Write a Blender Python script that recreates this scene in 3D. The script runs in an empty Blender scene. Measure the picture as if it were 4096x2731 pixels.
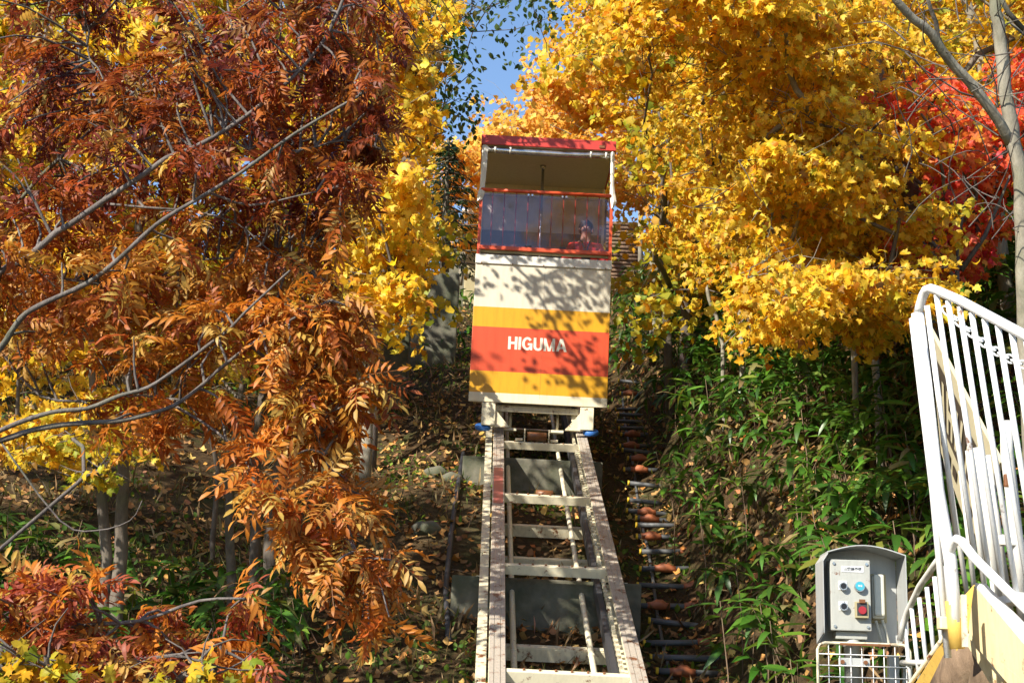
import bpy, bmesh, math, random
import numpy as np
from mathutils import Vector, Matrix

# ------------------------------------------------------------------ camera, sky, sun
SC = bpy.context.scene
COL = SC.collection
FPX = 1500.0                       # focal length in pixels of a 1024 px wide picture
PITCH, ROLL = math.radians(14.5), math.radians(2.7)
EYE = Vector((0.0, 0.0, 1.6))
F_ = Vector((0, math.cos(PITCH), math.sin(PITCH)))
U0 = Vector((0, -math.sin(PITCH), math.cos(PITCH)))
R0 = Vector((1, 0, 0))
UP_ = U0 * math.cos(ROLL) - R0 * math.sin(ROLL)
RT_ = R0 * math.cos(ROLL) + U0 * math.sin(ROLL)
cam_d = bpy.data.cameras.new("camera")
cam = bpy.data.objects.new("camera", cam_d)
COL.objects.link(cam)
cam.matrix_world = Matrix(((RT_.x, UP_.x, -F_.x, EYE.x), (RT_.y, UP_.y, -F_.y, EYE.y),
                           (RT_.z, UP_.z, -F_.z, EYE.z), (0, 0, 0, 1)))
cam_d.sensor_width = 36.0
cam_d.lens = 36.0 * FPX / 1024.0
cam_d.clip_start = 0.1
cam_d.clip_end = 3000
SC.camera = cam
SUN_AZ, SUN_EL = math.radians(-136), math.radians(34)     # azimuth from +Y towards +X
sun_dir = Vector((math.sin(SUN_AZ) * math.cos(SUN_EL), math.cos(SUN_AZ) * math.cos(SUN_EL), math.sin(SUN_EL)))
world = bpy.data.worlds.new("World")
SC.world = world
world.use_nodes = True
wn = world.node_tree
bg = wn.nodes.get("Background") or wn.nodes.new("ShaderNodeBackground")
sky = wn.nodes.new("ShaderNodeTexSky")
sky.sky_type = 'NISHITA'
sky.sun_disc = False
sky.sun_elevation = SUN_EL
sky.sun_rotation = SUN_AZ
sky.air_density = 1.0
sky.dust_density = 0.1
sky.ozone_density = 3.0
wn.links.new(sky.outputs[0], bg.inputs[0])
bg.inputs[1].default_value = 0.125
sd = bpy.data.lights.new("sun", 'SUN')
sd.energy = 5.0
sd.angle = math.radians(0.53)
sd.color = (1.0, 0.93, 0.80)
sun = bpy.data.objects.new("sun", sd)
COL.objects.link(sun)
sun.rotation_euler = (-sun_dir).to_track_quat('-Z', 'Y').to_euler()
SC.view_settings.view_transform = 'Standard'
SC.view_settings.look = 'None'
SC.view_settings.exposure = 0.92
SC.view_settings.gamma = 1
SC.view_settings.use_curve_mapping = False
SC.cycles.max_bounces = 8
SC.cycles.diffuse_bounces = 3
SC.cycles.glossy_bounces = 2
SC.cycles.transmission_bounces = 4
SC.cycles.transparent_max_bounces = 8
SC.cycles.use_denoising = True

random.seed(7)
RNG = np.random.default_rng(11)

# ------------------------------------------------------------------ survey helpers
def at(px, py, d):
    d, px, py = float(d), float(px), float(py)
    return EYE + (F_ + RT_ * ((px - 512) / FPX) + UP_ * ((341 - py) / FPX)) * d
TR = (at(501, 95, 1) - EYE).normalized()            # direction the track climbs
TH = TR.cross(Vector((0, 0, 1))).normalized()       # level, to the right
TN = TH.cross(TR).normalized()                      # out of the slope
TY = Vector((TR.x, TR.y, 0)).normalized()
def T(u, s, w): return EYE + TH * float(u) + TR * float(s) + TN * float(w)
def hit(px, py, perp):
    d = at(px, py, 1) - EYE
    return EYE + d * (-perp / d.dot(TN))
def us(px, py, perp):
    q = hit(px, py, perp) - EYE
    return q.dot(TH), q.dot(TR)

def sstep(a, b, x):
    t = np.clip((x - a) / (b - a), 0, 1)
    return t * t * (3 - 2 * t)
def gz(x, y):
    """ground height"""
    x = np.asarray(x, float); y = np.asarray(y, float)
    pl = EYE.z + (-4.88 - TN.x * x - TN.y * y) / TN.z
    u = x * TH.x + y * TH.y
    r = np.maximum(u - 1.75, 0)
    top = 1 - 0.30 * sstep(18, 34, y)
    bank = (1.1 * np.minimum(r, 4.5) * sstep(0, 1.2, r) + 0.35 * np.maximum(r - 4.5, 0)) * top
    l = np.maximum(-u - 2.0, 0)
    bank = bank + 0.12 * l + 0.35 * np.maximum(l - 7, 0)
    z = pl + bank
    z = z + 0.13 * np.sin(1.1 * x + 0.7 * y) * np.sin(0.9 * y - 0.5 * x + 1.3) + 0.05 * np.sin(3.1 * x + 1.2) * np.sin(2.7 * y)
    c = 40.0
    zc = EYE.z + (-4.88 - TN.x * x - TN.y * c) / TN.z + 0.10 * (y - c) + bank * 0.6
    k = 0.8
    z = -np.log(np.exp(-k * (z - 20)) + np.exp(-k * (zc - 20))) / k + 20
    z = z + .16 * sstep(-1.5, -.5, u) * (1 - sstep(1.3, 1.7, u))
    flat = -0.15 + 0.0 * x
    nearf = 1 - sstep(3.0, 6.5, y)
    z = z * (1 - nearf) + np.maximum(z, flat) * nearf
    sidef = sstep(1.2, 1.9, x) * (1 - sstep(9.5, 11.0, y))
    return z * (1 - sidef) + np.maximum(z, flat) * sidef
def G(x, y): return Vector((x, y, float(gz(x, y))))

# ------------------------------------------------------------------ materials
def nmat(name):
    m = bpy.data.materials.new(name); m.use_nodes = True
    nt = m.node_tree; b = nt.nodes["Principled BSDF"]
    return m, nt, b
def mix(nt, fac, a, b_, mode='MIX'):
    n = nt.nodes.new("ShaderNodeMix"); n.data_type = 'RGBA'; n.blend_type = mode
    for sock, v in ((0, fac), (6, a), (7, b_)):
        if hasattr(v, 'node'): nt.links.new(v, n.inputs[sock])
        elif sock == 0: n.inputs[0].default_value = v
        else: n.inputs[sock].default_value = tuple(v) + ((1,) if len(v) == 3 else ())
    return n.outputs[2]
def noise(nt, scale, detail=4, rough=.6, coord='Object', stretch=None):
    tc = nt.nodes.new("ShaderNodeTexCoord"); n = nt.nodes.new("ShaderNodeTexNoise")
    n.inputs['Scale'].default_value = scale; n.inputs['Detail'].default_value = detail; n.inputs['Roughness'].default_value = rough
    src = tc.outputs[coord]
    if stretch:
        mp = nt.nodes.new("ShaderNodeMapping"); mp.inputs['Scale'].default_value = stretch
        nt.links.new(src, mp.inputs[0]); src = mp.outputs[0]
    nt.links.new(src, n.inputs['Vector'])
    return n.outputs['Fac']
def ramp(nt, src, stops):
    r = nt.nodes.new("ShaderNodeValToRGB"); e = r.color_ramp.elements
    while len(e) < len(stops): e.new(0.5)
    for i, (p, c) in enumerate(stops):
        e[i].position = p; e[i].color = tuple(c) + ((1,) if len(c) == 3 else ())
    nt.links.new(src, r.inputs[0]); return r.outputs[0]
def bump(nt, b, src, dist=0.01, strength=0.5):
    bp = nt.nodes.new("ShaderNodeBump"); bp.inputs['Distance'].default_value = dist; bp.inputs['Strength'].default_value = strength
    nt.links.new(src, bp.inputs['Height']); nt.links.new(bp.outputs[0], b.inputs['Normal'])
def paint(name, col, rough=.45, rust=0.0, metal=0.0, dirt=.35, streak=(6, 6, 1.2)):
    m, nt, b = nmat(name)
    d = noise(nt, 5, 5, .65, stretch=streak)
    dark = tuple(c * .62 for c in col)
    c = mix(nt, ramp(nt, d, [(.42, (0, 0, 0)), (.75, (dirt,) * 3)]), col, dark)
    if rust > 0:
        n2 = noise(nt, 9, 6, .7)
        f = ramp(nt, n2, [(.66 - .14 * rust, (0, 0, 0)), (.72 - .10 * rust, (1, 1, 1))])
        c = mix(nt, f, c, (.16, .055, .018))
    nt.links.new(c, b.inputs['Base Color'])
    b.inputs['Roughness'].default_value = rough; b.inputs['Metallic'].default_value = metal
    bump(nt, b, noise(nt, 60, 3), .002, .3)
    return m
def leafmat(name, trans=.42, rough=.5, gain=1.0, spec=.35):
    m, nt, b = nmat(name)
    a = nt.nodes.new("ShaderNodeAttribute"); a.attribute_name = "col"
    n = noise(nt, 35, 3, .6)
    c = mix(nt, ramp(nt, n, [(.35, (0, 0, 0)), (.75, (.45,) * 3)]), a.outputs['Color'],
            mix(nt, 1.0, a.outputs['Color'], (.60, .50, .40), 'MULTIPLY'))
    if gain != 1: c = mix(nt, 1.0, c, (gain,) * 3, 'MULTIPLY')
    nt.links.new(c, b.inputs['Base Color'])
    b.inputs['Roughness'].default_value = rough
    b.inputs['Specular IOR Level'].default_value = spec
    t = nt.nodes.new("ShaderNodeBsdfTranslucent")
    nt.links.new(mix(nt, 1.0, c, (1.25, 1.12, .8), 'MULTIPLY'), t.inputs[0])
    ms = nt.nodes.new("ShaderNodeMixShader"); ms.inputs[0].default_value = trans
    out = nt.nodes["Material Output"]
    nt.links.new(b.outputs[0], ms.inputs[1]); nt.links.new(t.outputs[0], ms.inputs[2]); nt.links.new(ms.outputs[0], out.inputs[0])
    return m
def barkmat(name, c1, c2, scale=9):
    m, nt, b = nmat(name)
    n = noise(nt, scale, 6, .7, stretch=(1, 1, .35))
    n2 = noise(nt, 2.2, 3, .5)
    c = mix(nt, ramp(nt, n, [(.3, (0, 0, 0)), (.7, (1, 1, 1))]), c1, c2)
    c = mix(nt, ramp(nt, n2, [(.55, (0, 0, 0)), (.72, (.6,) * 3)]), c, (.10, .12, .06))
    nt.links.new(c, b.inputs['Base Color']); b.inputs['Roughness'].default_value = .9
    bump(nt, b, n, .02, .8)
    return m
M = {}
M['cream'] = paint('cream_paint', (.74, .68, .50), rust=.35)
M['creamrust'] = paint('cream_paint_rusty', (.70, .64, .46), rust=.75, dirt=.6)
M['white'] = paint('white_paint', (.80, .80, .78), rust=.25, dirt=.4)
M['railtop'] = paint('worn_rail_paint', (.42, .37, .31), rust=.8, dirt=.7, streak=(20, 1.2, 20))
M['railred'] = paint('red_worn_paint', (.45, .12, .10), rust=.3)
M['yellow'] = paint('ochre_paint', (.80, .52, .12), rust=.45, dirt=.5)
M['paleyellow'] = paint('pale_yellow_paint', (.80, .68, .40), rust=.4, dirt=.6)
M['roofred'] = paint('roof_red', (.50, .045, .035), rough=.4)
M['orange'] = paint('orange_red_paint', (.62, .085, .030), rough=.4, rust=.1)
M['ivory'] = paint('ivory_panel', (.62, .57, .45), rough=.6)
M['canvas'] = paint('white_canvas', (.72, .70, .64), rough=.8, dirt=.4)
M['grey'] = paint('grey_box_paint', (.40, .405, .37), rust=.22, dirt=.4)
M['hood'] = paint('grey_hood_paint', (.42, .43, .42), rust=.12, dirt=.4)
M['blue'] = paint('blue_wheel', (.04, .16, .50))
M['rust'] = paint('rusty_roller', (.20, .08, .03), rust=.8)
M['dark'] = paint('dark_rubber', (.035, .035, .04), rough=.6)
M['steel'] = paint('steel_tube', (.55, .56, .58), rough=.25, metal=.9)
M['pipe'] = paint('grey_step_pipe', (.10, .105, .11), rough=.5, dirt=.6)
M['coupling'] = paint('orange_coupling', (.38, .12, .05), rough=.55, dirt=.6)
M['yellowcap'] = paint('yellow_cap', (.75, .50, .03), rough=.5)
M['beige'] = paint('beige_pillar', (.36, .31, .17), rough=.7)
M['wood'] = barkmat('weathered_log', (.10, .065, .04), (.28, .19, .12), 14)
M['logs'] = barkmat('round_timber', (.13, .075, .045), (.30, .19, .12), 12)
M['bark'] = barkmat('brown_bark', (.07, .055, .045), (.20, .165, .13))
M['paleb'] = barkmat('pale_bark', (.13, .115, .085), (.38, .345, .27), 8)
M['twig'] = barkmat('grey_twig', (.055, .045, .04), (.17, .14, .12), 20)
M['rowanb'] = barkmat('rowan_bark', (.045, .037, .033), (.21, .18, .16), 16)
M['leaf'] = leafmat('maple_leaf', .50)
M['rowan'] = leafmat('rowan_leaf', .42, gain=1.0)
M['sasa'] = leafmat('bamboo_leaf', .35, rough=.38, spec=.5)
M['litter'] = leafmat('fallen_leaf', .1, rough=.75, spec=.2)
def mk_concrete():
    m, nt, b = nmat('mossy_concrete')
    n = noise(nt, 3, 6, .65); n2 = noise(nt, 1.3, 4, .6)
    c = ramp(nt, n, [(.3, (.07, .07, .055)), (.7, (.21, .195, .145))])
    c = mix(nt, ramp(nt, n2, [(.46, (0, 0, 0)), (.62, (.8,) * 3)]), c, (.05, .062, .030))
    nt.links.new(c, b.inputs['Base Color']); b.inputs['Roughness'].default_value = .92
    bump(nt, b, noise(nt, 30, 5), .01, .6)
    return m
M['concrete'] = mk_concrete()
def mk_ground():
    m, nt, b = nmat('forest_floor')
    n = noise(nt, 1.1, 8, .7); n2 = noise(nt, 14, 6, .75); n3 = noise(nt, .45, 4, .5)
    c = ramp(nt, n2, [(.30, (.025, .017, .010)), (.52, (.075, .047, .024)), (.72, (.17, .105, .05))])
    c = mix(nt, ramp(nt, n, [(.5, (0, 0, 0)), (.62, (.75,) * 3)]), c, (.045, .065, .018))
    c = mix(nt, ramp(nt, n3, [(.5, (0, 0, 0)), (.65, (.6,) * 3)]), c, (.11, .085, .045))
    nt.links.new(c, b.inputs['Base Color']); b.inputs['Roughness'].default_value = 1
    b.inputs['Specular IOR Level'].default_value = .1
    bump(nt, b, n2, .06, .9)
    return m
M['ground'] = mk_ground()
def mk_front():
    m, nt, b = nmat('striped_front_panel')
    tc = nt.nodes.new("ShaderNodeTexCoord"); sp = nt.nodes.new("ShaderNodeSeparateXYZ"); nt.links.new(tc.outputs['Object'], sp.inputs[0])
    mr = nt.nodes.new("ShaderNodeMath"); mr.operation = 'DIVIDE'; mr.inputs[1].default_value = 1.82; nt.links.new(sp.outputs[2], mr.inputs[0])
    r = nt.nodes.new("ShaderNodeValToRGB"); r.color_ramp.interpolation = 'CONSTANT'
    e = r.color_ramp.elements
    stops = [(0, (.70, .63, .46)), (.060, (.62, .31, .008)), (.207, (.58, .070, .022)), (.505, (.62, .31, .008)), (.641, (.62, .57, .45))]
    while len(e) < len(stops): e.new(.9)
    for i, (p, c) in enumerate(stops): e[i].position = p; e[i].color = c + (1,)
    nt.links.new(mr.outputs[0], r.inputs[0])
    d = noise(nt, 3, 6, .65, stretch=(5, 5, .8))
    c = mix(nt, ramp(nt, d, [(.45, (0, 0, 0)), (.75, (.40,) * 3)]), r.outputs[0], mix(nt, 1.0, r.outputs[0], (.55, .5, .45), 'MULTIPLY'))
    sp2 = noise(nt, 28, 2, .5)
    c = mix(nt, ramp(nt, sp2, [(.76, (0, 0, 0)), (.79, (.7,) * 3)]), c, (.12, .06, .03))
    nt.links.new(c, b.inputs['Base Color']); b.inputs['Roughness'].default_value = .42
    bump(nt, b, noise(nt, 1.6, 2), .01, .25)
    return m
M['front'] = mk_front()
def mk_pane():
    m, nt, b = nmat('tinted_clear_sheet')
    tr = nt.nodes.new("ShaderNodeBsdfTransparent"); tr.inputs[0].default_value = (.76, .72, .80, 1)
    gl = nt.nodes.new("ShaderNodeBsdfGlossy"); gl.inputs['Roughness'].default_value = .08; gl.inputs[0].default_value = (.9, .9, .95, 1)
    df = nt.nodes.new("ShaderNodeBsdfDiffuse"); df.inputs[0].default_value = (.08, .075, .11, 1)
    m1 = nt.nodes.new("ShaderNodeMixShader"); m1.inputs[0].default_value = .055
    m2 = nt.nodes.new("ShaderNodeMixShader"); m2.inputs[0].default_value = .05
    nt.links.new(tr.outputs[0], m1.inputs[1]); nt.links.new(df.outputs[0], m1.inputs[2])
    nt.links.new(m1.outputs[0], m2.inputs[1]); nt.links.new(gl.outputs[0], m2.inputs[2])
    nt.links.new(m2.outputs[0], nt.nodes["Material Output"].inputs[0])
    return m
M['pane'] = mk_pane()
def flat(name, c, rough=.6, metal=0):
    m, nt, b = nmat(name)
    n = noise(nt, 12, 4)
    nt.links.new(mix(nt, ramp(nt, n, [(.4, (0, 0, 0)), (.8, (.3,) * 3)]), c, tuple(v * .6 for v in c)), b.inputs['Base Color'])
    b.inputs['Roughness'].default_value = rough; b.inputs['Metallic'].default_value = metal
    return m
M['skin'] = flat('skin', (.50, .28, .19)); M['hair'] = flat('dark_hair', (.02, .017, .015))
M['redcoat'] = flat('red_nylon', (.85, .035, .03), .5); M['strap'] = flat('dark_strap', (.025, .03, .04))
M['trousers'] = flat('dark_trousers', (.04, .045, .06)); M['lettering'] = flat('white_lettering', (.74, .70, .58), .5)
M['black'] = flat('black_plastic', (.012, .012, .014), .35); M['ink'] = flat('ink', (.03, .035, .05))
M['label'] = flat('label_white', (.72, .73, .72)); M['aqua'] = flat('aqua_button', (.05, .36, .46), .35)
M['redbtn'] = flat('red_button', (.32, .02, .03), .35); M['phone'] = flat('ivory_plastic', (.62, .60, .50), .4)
M['chain'] = flat('white_plastic_chain', (.75, .77, .75), .4); M['sign'] = flat('beige_sign', (.52, .46, .30)); M['signink'] = flat('brown_sign_print', (.06, .045, .03))
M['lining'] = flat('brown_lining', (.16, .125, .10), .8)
M['stone'] = M['concrete']
M['greywood'] = flat('grey_boards', (.33, .37, .40), .8)

# ------------------------------------------------------------------ mesh helpers
def frame_from(d):
    d = d.normalized()
    a = Vector((0, 0, 1)) if abs(d.z) < .9 else Vector((1, 0, 0))
    x = d.cross(a).normalized(); y = d.cross(x).normalized()
    return x, y
class MB:
    def __init__(s): s.v = []; s.f = []; s.sm = []
    def add(s, vs, fs, smooth=False):
        o = len(s.v); s.v += [tuple(p) for p in vs]; s.f += [tuple(i + o for i in f) for f in fs]; s.sm += [smooth] * len(fs); return s
    def box(s, c, size, ax=None, bev=0.0):
        c = Vector(c); ax = ax or (Vector((1, 0, 0)), Vector((0, 1, 0)), Vector((0, 0, 1)))
        hx, hy, hz = [k / 2 for k in size]
        if bev <= 0:
            vs = [c + ax[0] * (sx * hx) + ax[1] * (sy * hy) + ax[2] * (sz * hz) for sz in (-1, 1) for sy in (-1, 1) for sx in (-1, 1)]
            return s.add(vs, [(0, 2, 3, 1), (4, 5, 7, 6), (0, 1, 5, 4), (2, 6, 7, 3), (0, 4, 6, 2), (1, 3, 7, 5)])
        b = min(bev, hx * .9, hy * .9, hz * .9); bm = bmesh.new(); bmesh.ops.create_cube(bm, size=1)
        for v in bm.verts: v.co = Vector((v.co.x * 2 * hx, v.co.y * 2 * hy, v.co.z * 2 * hz))
        bmesh.ops.bevel(bm, geom=bm.edges[:], offset=b, segments=2, affect='EDGES', profile=.6)
        vs = [c + ax[0] * v.co.x + ax[1] * v.co.y + ax[2] * v.co.z for v in bm.verts]
        fs = [[v.index for v in f.verts] for f in bm.faces]; bm.free()
        return s.add(vs, fs)
    def tube(s, pts, r, n=8, caps=True, smooth=True):
        pts = [Vector(p) for p in pts]; rs = r if hasattr(r, '__len__') else [r] * len(pts)
        x, y = frame_from(pts[1] - pts[0]); vs = []; N = len(pts)
        for i, p in enumerate(pts):
            d = (pts[min(i + 1, N - 1)] - pts[max(i - 1, 0)])
            if d.length < 1e-9: d = Vector((0, 0, 1))
            d.normalize(); x = (x - d * x.dot(d)).normalized(); y = d.cross(x)
            vs += [p + (x * math.cos(2 * math.pi * k / n) + y * math.sin(2 * math.pi * k / n)) * rs[i] for k in range(n)]
        fs = [(i * n + k, i * n + (k + 1) % n, (i + 1) * n + (k + 1) % n, (i + 1) * n + k) for i in range(N - 1) for k in range(n)]
        o = len(s.v); s.add(vs, fs, smooth)
        if caps: s.f += [tuple(o + k for k in range(n))[::-1], tuple(o + (N - 1) * n + k for k in range(n))]; s.sm += [False, False]
        return s
    def prism(s, poly, off):
        """polygon (3-D points) pushed along off"""
        poly = [Vector(p) for p in poly]; off = Vector(off); n = len(poly)
        s.add(poly + [p + off for p in poly], [tuple(range(n))[::-1], tuple(range(n, 2 * n))] + [(i, (i + 1) % n, n + (i + 1) % n, n + i) for i in range(n)])
        return s
    def mesh(s, name, mat, origin=(0, 0, 0)):
        me = bpy.data.meshes.new(name); o = Vector(origin)
        me.from_pydata([(p[0] - o.x, p[1] - o.y, p[2] - o.z) for p in s.v], [], s.f)
        me.polygons.foreach_set('use_smooth', s.sm); me.materials.append(mat); me.update()
        return me
def link(name, me, parent=None, label=None, cat=None, group=None, kind=None, loc=None):
    o = bpy.data.objects.new(name, me); COL.objects.link(o)
    if parent: o.parent = parent
    if loc is not None: o.location = loc
    for k, v in (('label', label), ('category', cat), ('group', group), ('kind', kind)):
        if v: o[k] = v
    return o
class Thing:
    """an Empty at the base of a thing; parts come in world coordinates (or local ones with local=True)"""
    def __init__(s, name, loc, label=None, cat=None, group=None, mat=None, kind=None):
        s.e = link(name, None, None, label, cat, group, kind)
        s.local = mat is not None
        if mat is not None: s.e.matrix_world = mat
        else: s.e.location = loc
        s.o = Vector((0, 0, 0)) if s.local else Vector(loc)
    def part(s, name, mb, mat, parent=None, label=None, kind=None):
        return link(name, mb.mesh(name, mat, s.o), parent or s.e, label, None, None, kind)
def single(name, mb, mat, loc, label, cat, group=None, kind=None):
    return link(name, mb.mesh(name, mat, loc), None, label, cat, group, kind, loc)

# numpy scatter of small templates -> one triangle mesh with a colour per vertex
def templ(vs, fs, shade=None):
    return np.array(vs, np.float32), np.array(fs, np.int32), np.ones(len(vs), np.float32) if shade is None else np.array(shade, np.float32)
def unit(a): return a / np.maximum(np.linalg.norm(a, axis=-1, keepdims=True), 1e-9)
def scatter_mesh(name, tpls, pos, tip, nrm, size, col, mat, origin=(0, 0, 0), width=None):
    pos = np.asarray(pos, np.float32); N = len(pos)
    tip = unit(np.asarray(tip, np.float32)); x = unit(np.cross(tip, nrm)); n = np.cross(x, tip)
    size = np.asarray(size, np.float32); col = np.asarray(col, np.float32); w = np.ones(N, np.float32) if width is None else width
    which = RNG.integers(0, len(tpls), N); V = []; Fs = []; C = []; off = 0
    for k, (tv, tf, sh) in enumerate(tpls):
        i = np.where(which == k)[0]
        if not len(i): continue
        P = tv[None] * size[i, None, None]
        W = (P[..., 0:1] * (x[i] * w[i, None])[:, None] + P[..., 1:2] * tip[i][:, None] + P[..., 2:3] * n[i][:, None]) + pos[i][:, None]
        V.append(W.reshape(-1, 3)); m = len(tv)
        Fs.append((tf[None] + (np.arange(len(i)) * m)[:, None, None] + off).reshape(-1, 3)); off += m * len(i)
        c = col[i][:, None, :] * sh[None, :, None]
        C.append(np.concatenate([c, np.ones(c.shape[:2] + (1,), np.float32)], -1).reshape(-1, 4))
    V = np.concatenate(V) - np.array(origin, np.float32); Fs = np.concatenate(Fs).astype(np.int32); C = np.concatenate(C)
    me = bpy.data.meshes.new(name); me.vertices.add(len(V)); me.vertices.foreach_set('co', V.astype(np.float32).ravel())
    me.loops.add(Fs.size); me.loops.foreach_set('vertex_index', Fs.ravel())
    me.polygons.add(len(Fs)); me.polygons.foreach_set('loop_start', np.arange(0, Fs.size, 3, dtype=np.int32))
    me.polygons.foreach_set('loop_total', np.full(len(Fs), 3, np.int32))
    me.update(calc_edges=True)
    ca = me.color_attributes.new('col', 'FLOAT_COLOR', 'POINT'); ca.data.foreach_set('color', C.astype(np.float32).ravel())
    me.materials.append(mat)
    return me

def maple_t(curl, lo=False, tw=0):
    half = [(0.10, .02), (.30, -.10), (.34, .10), (.62, .12), (.47, .30), (.72, .52), (.40, .50), (.25, .58), (.22, .80)] if not lo else [(.28, -.08), (.60, .14), (.36, .30), (.64, .52), (.24, .58)]
    out = [(0, 0)] + half + [(0, 1.02)] + [(-x, y) for x, y in half[::-1]]
    vs = [(0, .34, 0.03)] + [(x * .92, y, -curl * ((x * x) * .9 + max(0, y - .35) ** 2) + tw * x * (y - .3) + .06 * math.sin(7 * x + 5 * y + curl * 9)) for x, y in out]
    n = len(out)
    return templ(vs, [(0, 1 + i, 1 + (i + 1) % n) for i in range(n)], [1.12] + [.93] * n)
MAPLE = [maple_t(.25), maple_t(.7, tw=.4), maple_t(-.3, tw=-.3), maple_t(1.1, tw=.2)]
def maple_m(curl, tw, fold):
    half = [(.26, -.08), (.60, .12), (.42, .30), (.70, .54), (.32, .54), (.20, .80)]
    out = [(0, 0)] + half + [(0, 1.02)] + [(-x, y) for x, y in half[::-1]]; n = len(out)
    vs = [(0, .34, 0)] + [(x * .9, y, -curl * (x * x * .8 + max(0, y - .3) ** 2) + tw * x * (y - .3) + fold * abs(x) + .07 * math.sin(8 * x + 6 * y + curl * 7)) for x, y in out]
    return templ(vs, [(0, 1 + i, 1 + (i + 1) % n) for i in range(n)], [1.1] + [.92] * n)
MAPLE_M = [maple_m(.3, .1, .1), maple_m(.9, .5, .3), maple_m(-.4, -.4, .5), maple_m(1.4, -.2, .2), maple_m(.6, .7, -.4), maple_m(-.8, .2, .6)]
def maple_x(curl, fold):
    out = [(0, 0), (.58, .12), (.36, .36), (.55, .6), (0, 1.02), (-.55, .6), (-.36, .36), (-.58, .12)]
    return templ([(0, .34, 0)] + [(x, y, -curl * (x * x + max(0, y - .3) ** 2) + fold * abs(x)) for x, y in out], [(0, 1 + i, 1 + (i + 1) % 8) for i in range(8)], [1.1] + [.92] * 8)
MAPLE_X = [maple_x(.3, .2), maple_x(1.0, .4), maple_x(-.5, .3)]
MAPLE_LO = [maple_t(.2, True), maple_t(.8, True, .4), maple_t(-.4, True, -.3)]
def blade_t(w, droop, secs=3, edge=.85, tipc=1.0, fold=.25):
    vs = [(0, 0, 0)]; sh = [1]
    for i in range(1, secs + 1):
        t = i / (secs + 1); ww = w * math.sin(math.pi * min(1, t * .92 + .06)) ** .7; z = -droop * t * t; y = t * (1 - .15 * droop * t)
        vs += [(-ww, y, z + fold * ww), (0, y, z), (ww, y, z + fold * ww)]; sh += [edge, 1.1, edge]
    vs.append((0, 1 - .2 * droop, -droop)); sh.append(tipc); fs = [(0, 2, 1), (0, 3, 2)]
    for i in range(secs - 1):
        a = 1 + i * 3; b = a + 3
        fs += [(a, a + 1, b + 1), (a, b + 1, b), (a + 1, a + 2, b + 2), (a + 1, b + 2, b + 1)]
    a = 1 + (secs - 1) * 3; t = len(vs) - 1
    fs += [(a, a + 1, t), (a + 1, a + 2, t)]
    return templ(vs, fs, sh)
SASA = [blade_t(.13, .35, 3, .95, 1.5), blade_t(.12, .75, 3, .95, 1.6), blade_t(.15, .15, 3, 1, 1.4)]
SASA_LO = [blade_t(.14, .4, 2, .95, 1.4), blade_t(.12, .8, 2, .95, 1.5), blade_t(.16, .15, 2, 1, 1.4)]
OVAL = [blade_t(.32, .2, 2), blade_t(.28, .6, 2), blade_t(.35, -.2, 2)]
GRASS = [templ([(-.03, 0, 0), (.03, 0, 0), (.02, .6, -.08), (0, 1, -.3)], [(0, 1, 2), (0, 2, 3)], [.7, .7, 1, 1.2]), templ([(-.03, 0, 0), (.03, 0, 0), (-.02, .55, .1), (.05, .9, .35)], [(0, 1, 2), (0, 2, 3)], [.7, .7, 1, 1.1])]
LITTER = [templ([(0, 0, 0), (.42, .3, .16), (.3, .75, .02), (0, 1, .22), (-.35, .7, .1), (-.42, .25, .2), (0, .45, -.012)], [(6, i, (i + 1) % 6) for i in range(6)], [.9, 1, .9, 1, .9, 1, 1.1]),
          templ([(0, 0, .05), (.5, .1, .3), (.25, .6, .0), (.1, 1, .4), (-.4, .8, .05), (-.3, .2, .1), (0, .5, .12)], [(6, i, (i + 1) % 6) for i in range(6)], [.9, 1, .9, 1.1, .9, .8, 1.0])]
NEEDLE = [templ([(-.10, 0, 0), (.10, 0, 0), (.16, .6, -.05), (-.16, .6, -.05), (0, 1.0, -.1)], [(0, 1, 2), (0, 2, 3), (3, 2, 4)])]
def frond_t(seed, pairs=6, droop=.35, curl=.5):
    r = random.Random(seed); V = []; Fs = []; S = []
    def put(tp, o, ang, roll, L):
        tv, tf, ts = tp; k = len(V); ca, sa = math.cos(ang), math.sin(ang)
        for p, s_ in zip(tv, ts):
            x, y, z = p * L; z2 = z * math.cos(roll) + x * math.sin(roll); x2 = x * math.cos(roll) - z * math.sin(roll)
            V.append((o[0] + x2 * ca + y * sa, o[1] - x2 * sa + y * ca, o[2] + z2)); S.append(float(s_))
        Fs.extend([(a + k, b + k, c + k) for a, b, c in tf])
    rz = lambda t: -droop * t * t
    for i in range(5):
        t0 = i / 4; V.extend([(-.008, t0, rz(t0)), (.008, t0, rz(t0))]); S.extend([.55, .55])
        if i: a = (i - 1) * 2; Fs.extend([(a, a + 1, a + 3), (a, a + 3, a + 2)])
    for i in range(pairs):
        t0 = .22 + .74 * i / pairs
        for sgn in (-1, 1):
            L = .40 * (1 - .25 * abs(i - pairs * .45) / pairs) * r.uniform(.85, 1.1)
            put(blade_t(.145, r.uniform(.1, curl + .35), 2, .9, .8, r.uniform(.1, .6)), (0, t0 + r.uniform(-.02, .02), rz(t0)), sgn * math.radians(r.uniform(48, 70)), r.uniform(-.5, .5), L)
    put(blade_t(.15, .4, 2), (0, .98, rz(1)), r.uniform(-.2, .2), 0, .38)
    return templ(V, Fs, S)
FROND = [frond_t(i, pairs=5 + (i % 2), droop=.15 + .1 * i, curl=.2 + .12 * i) for i in range(6)]

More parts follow.
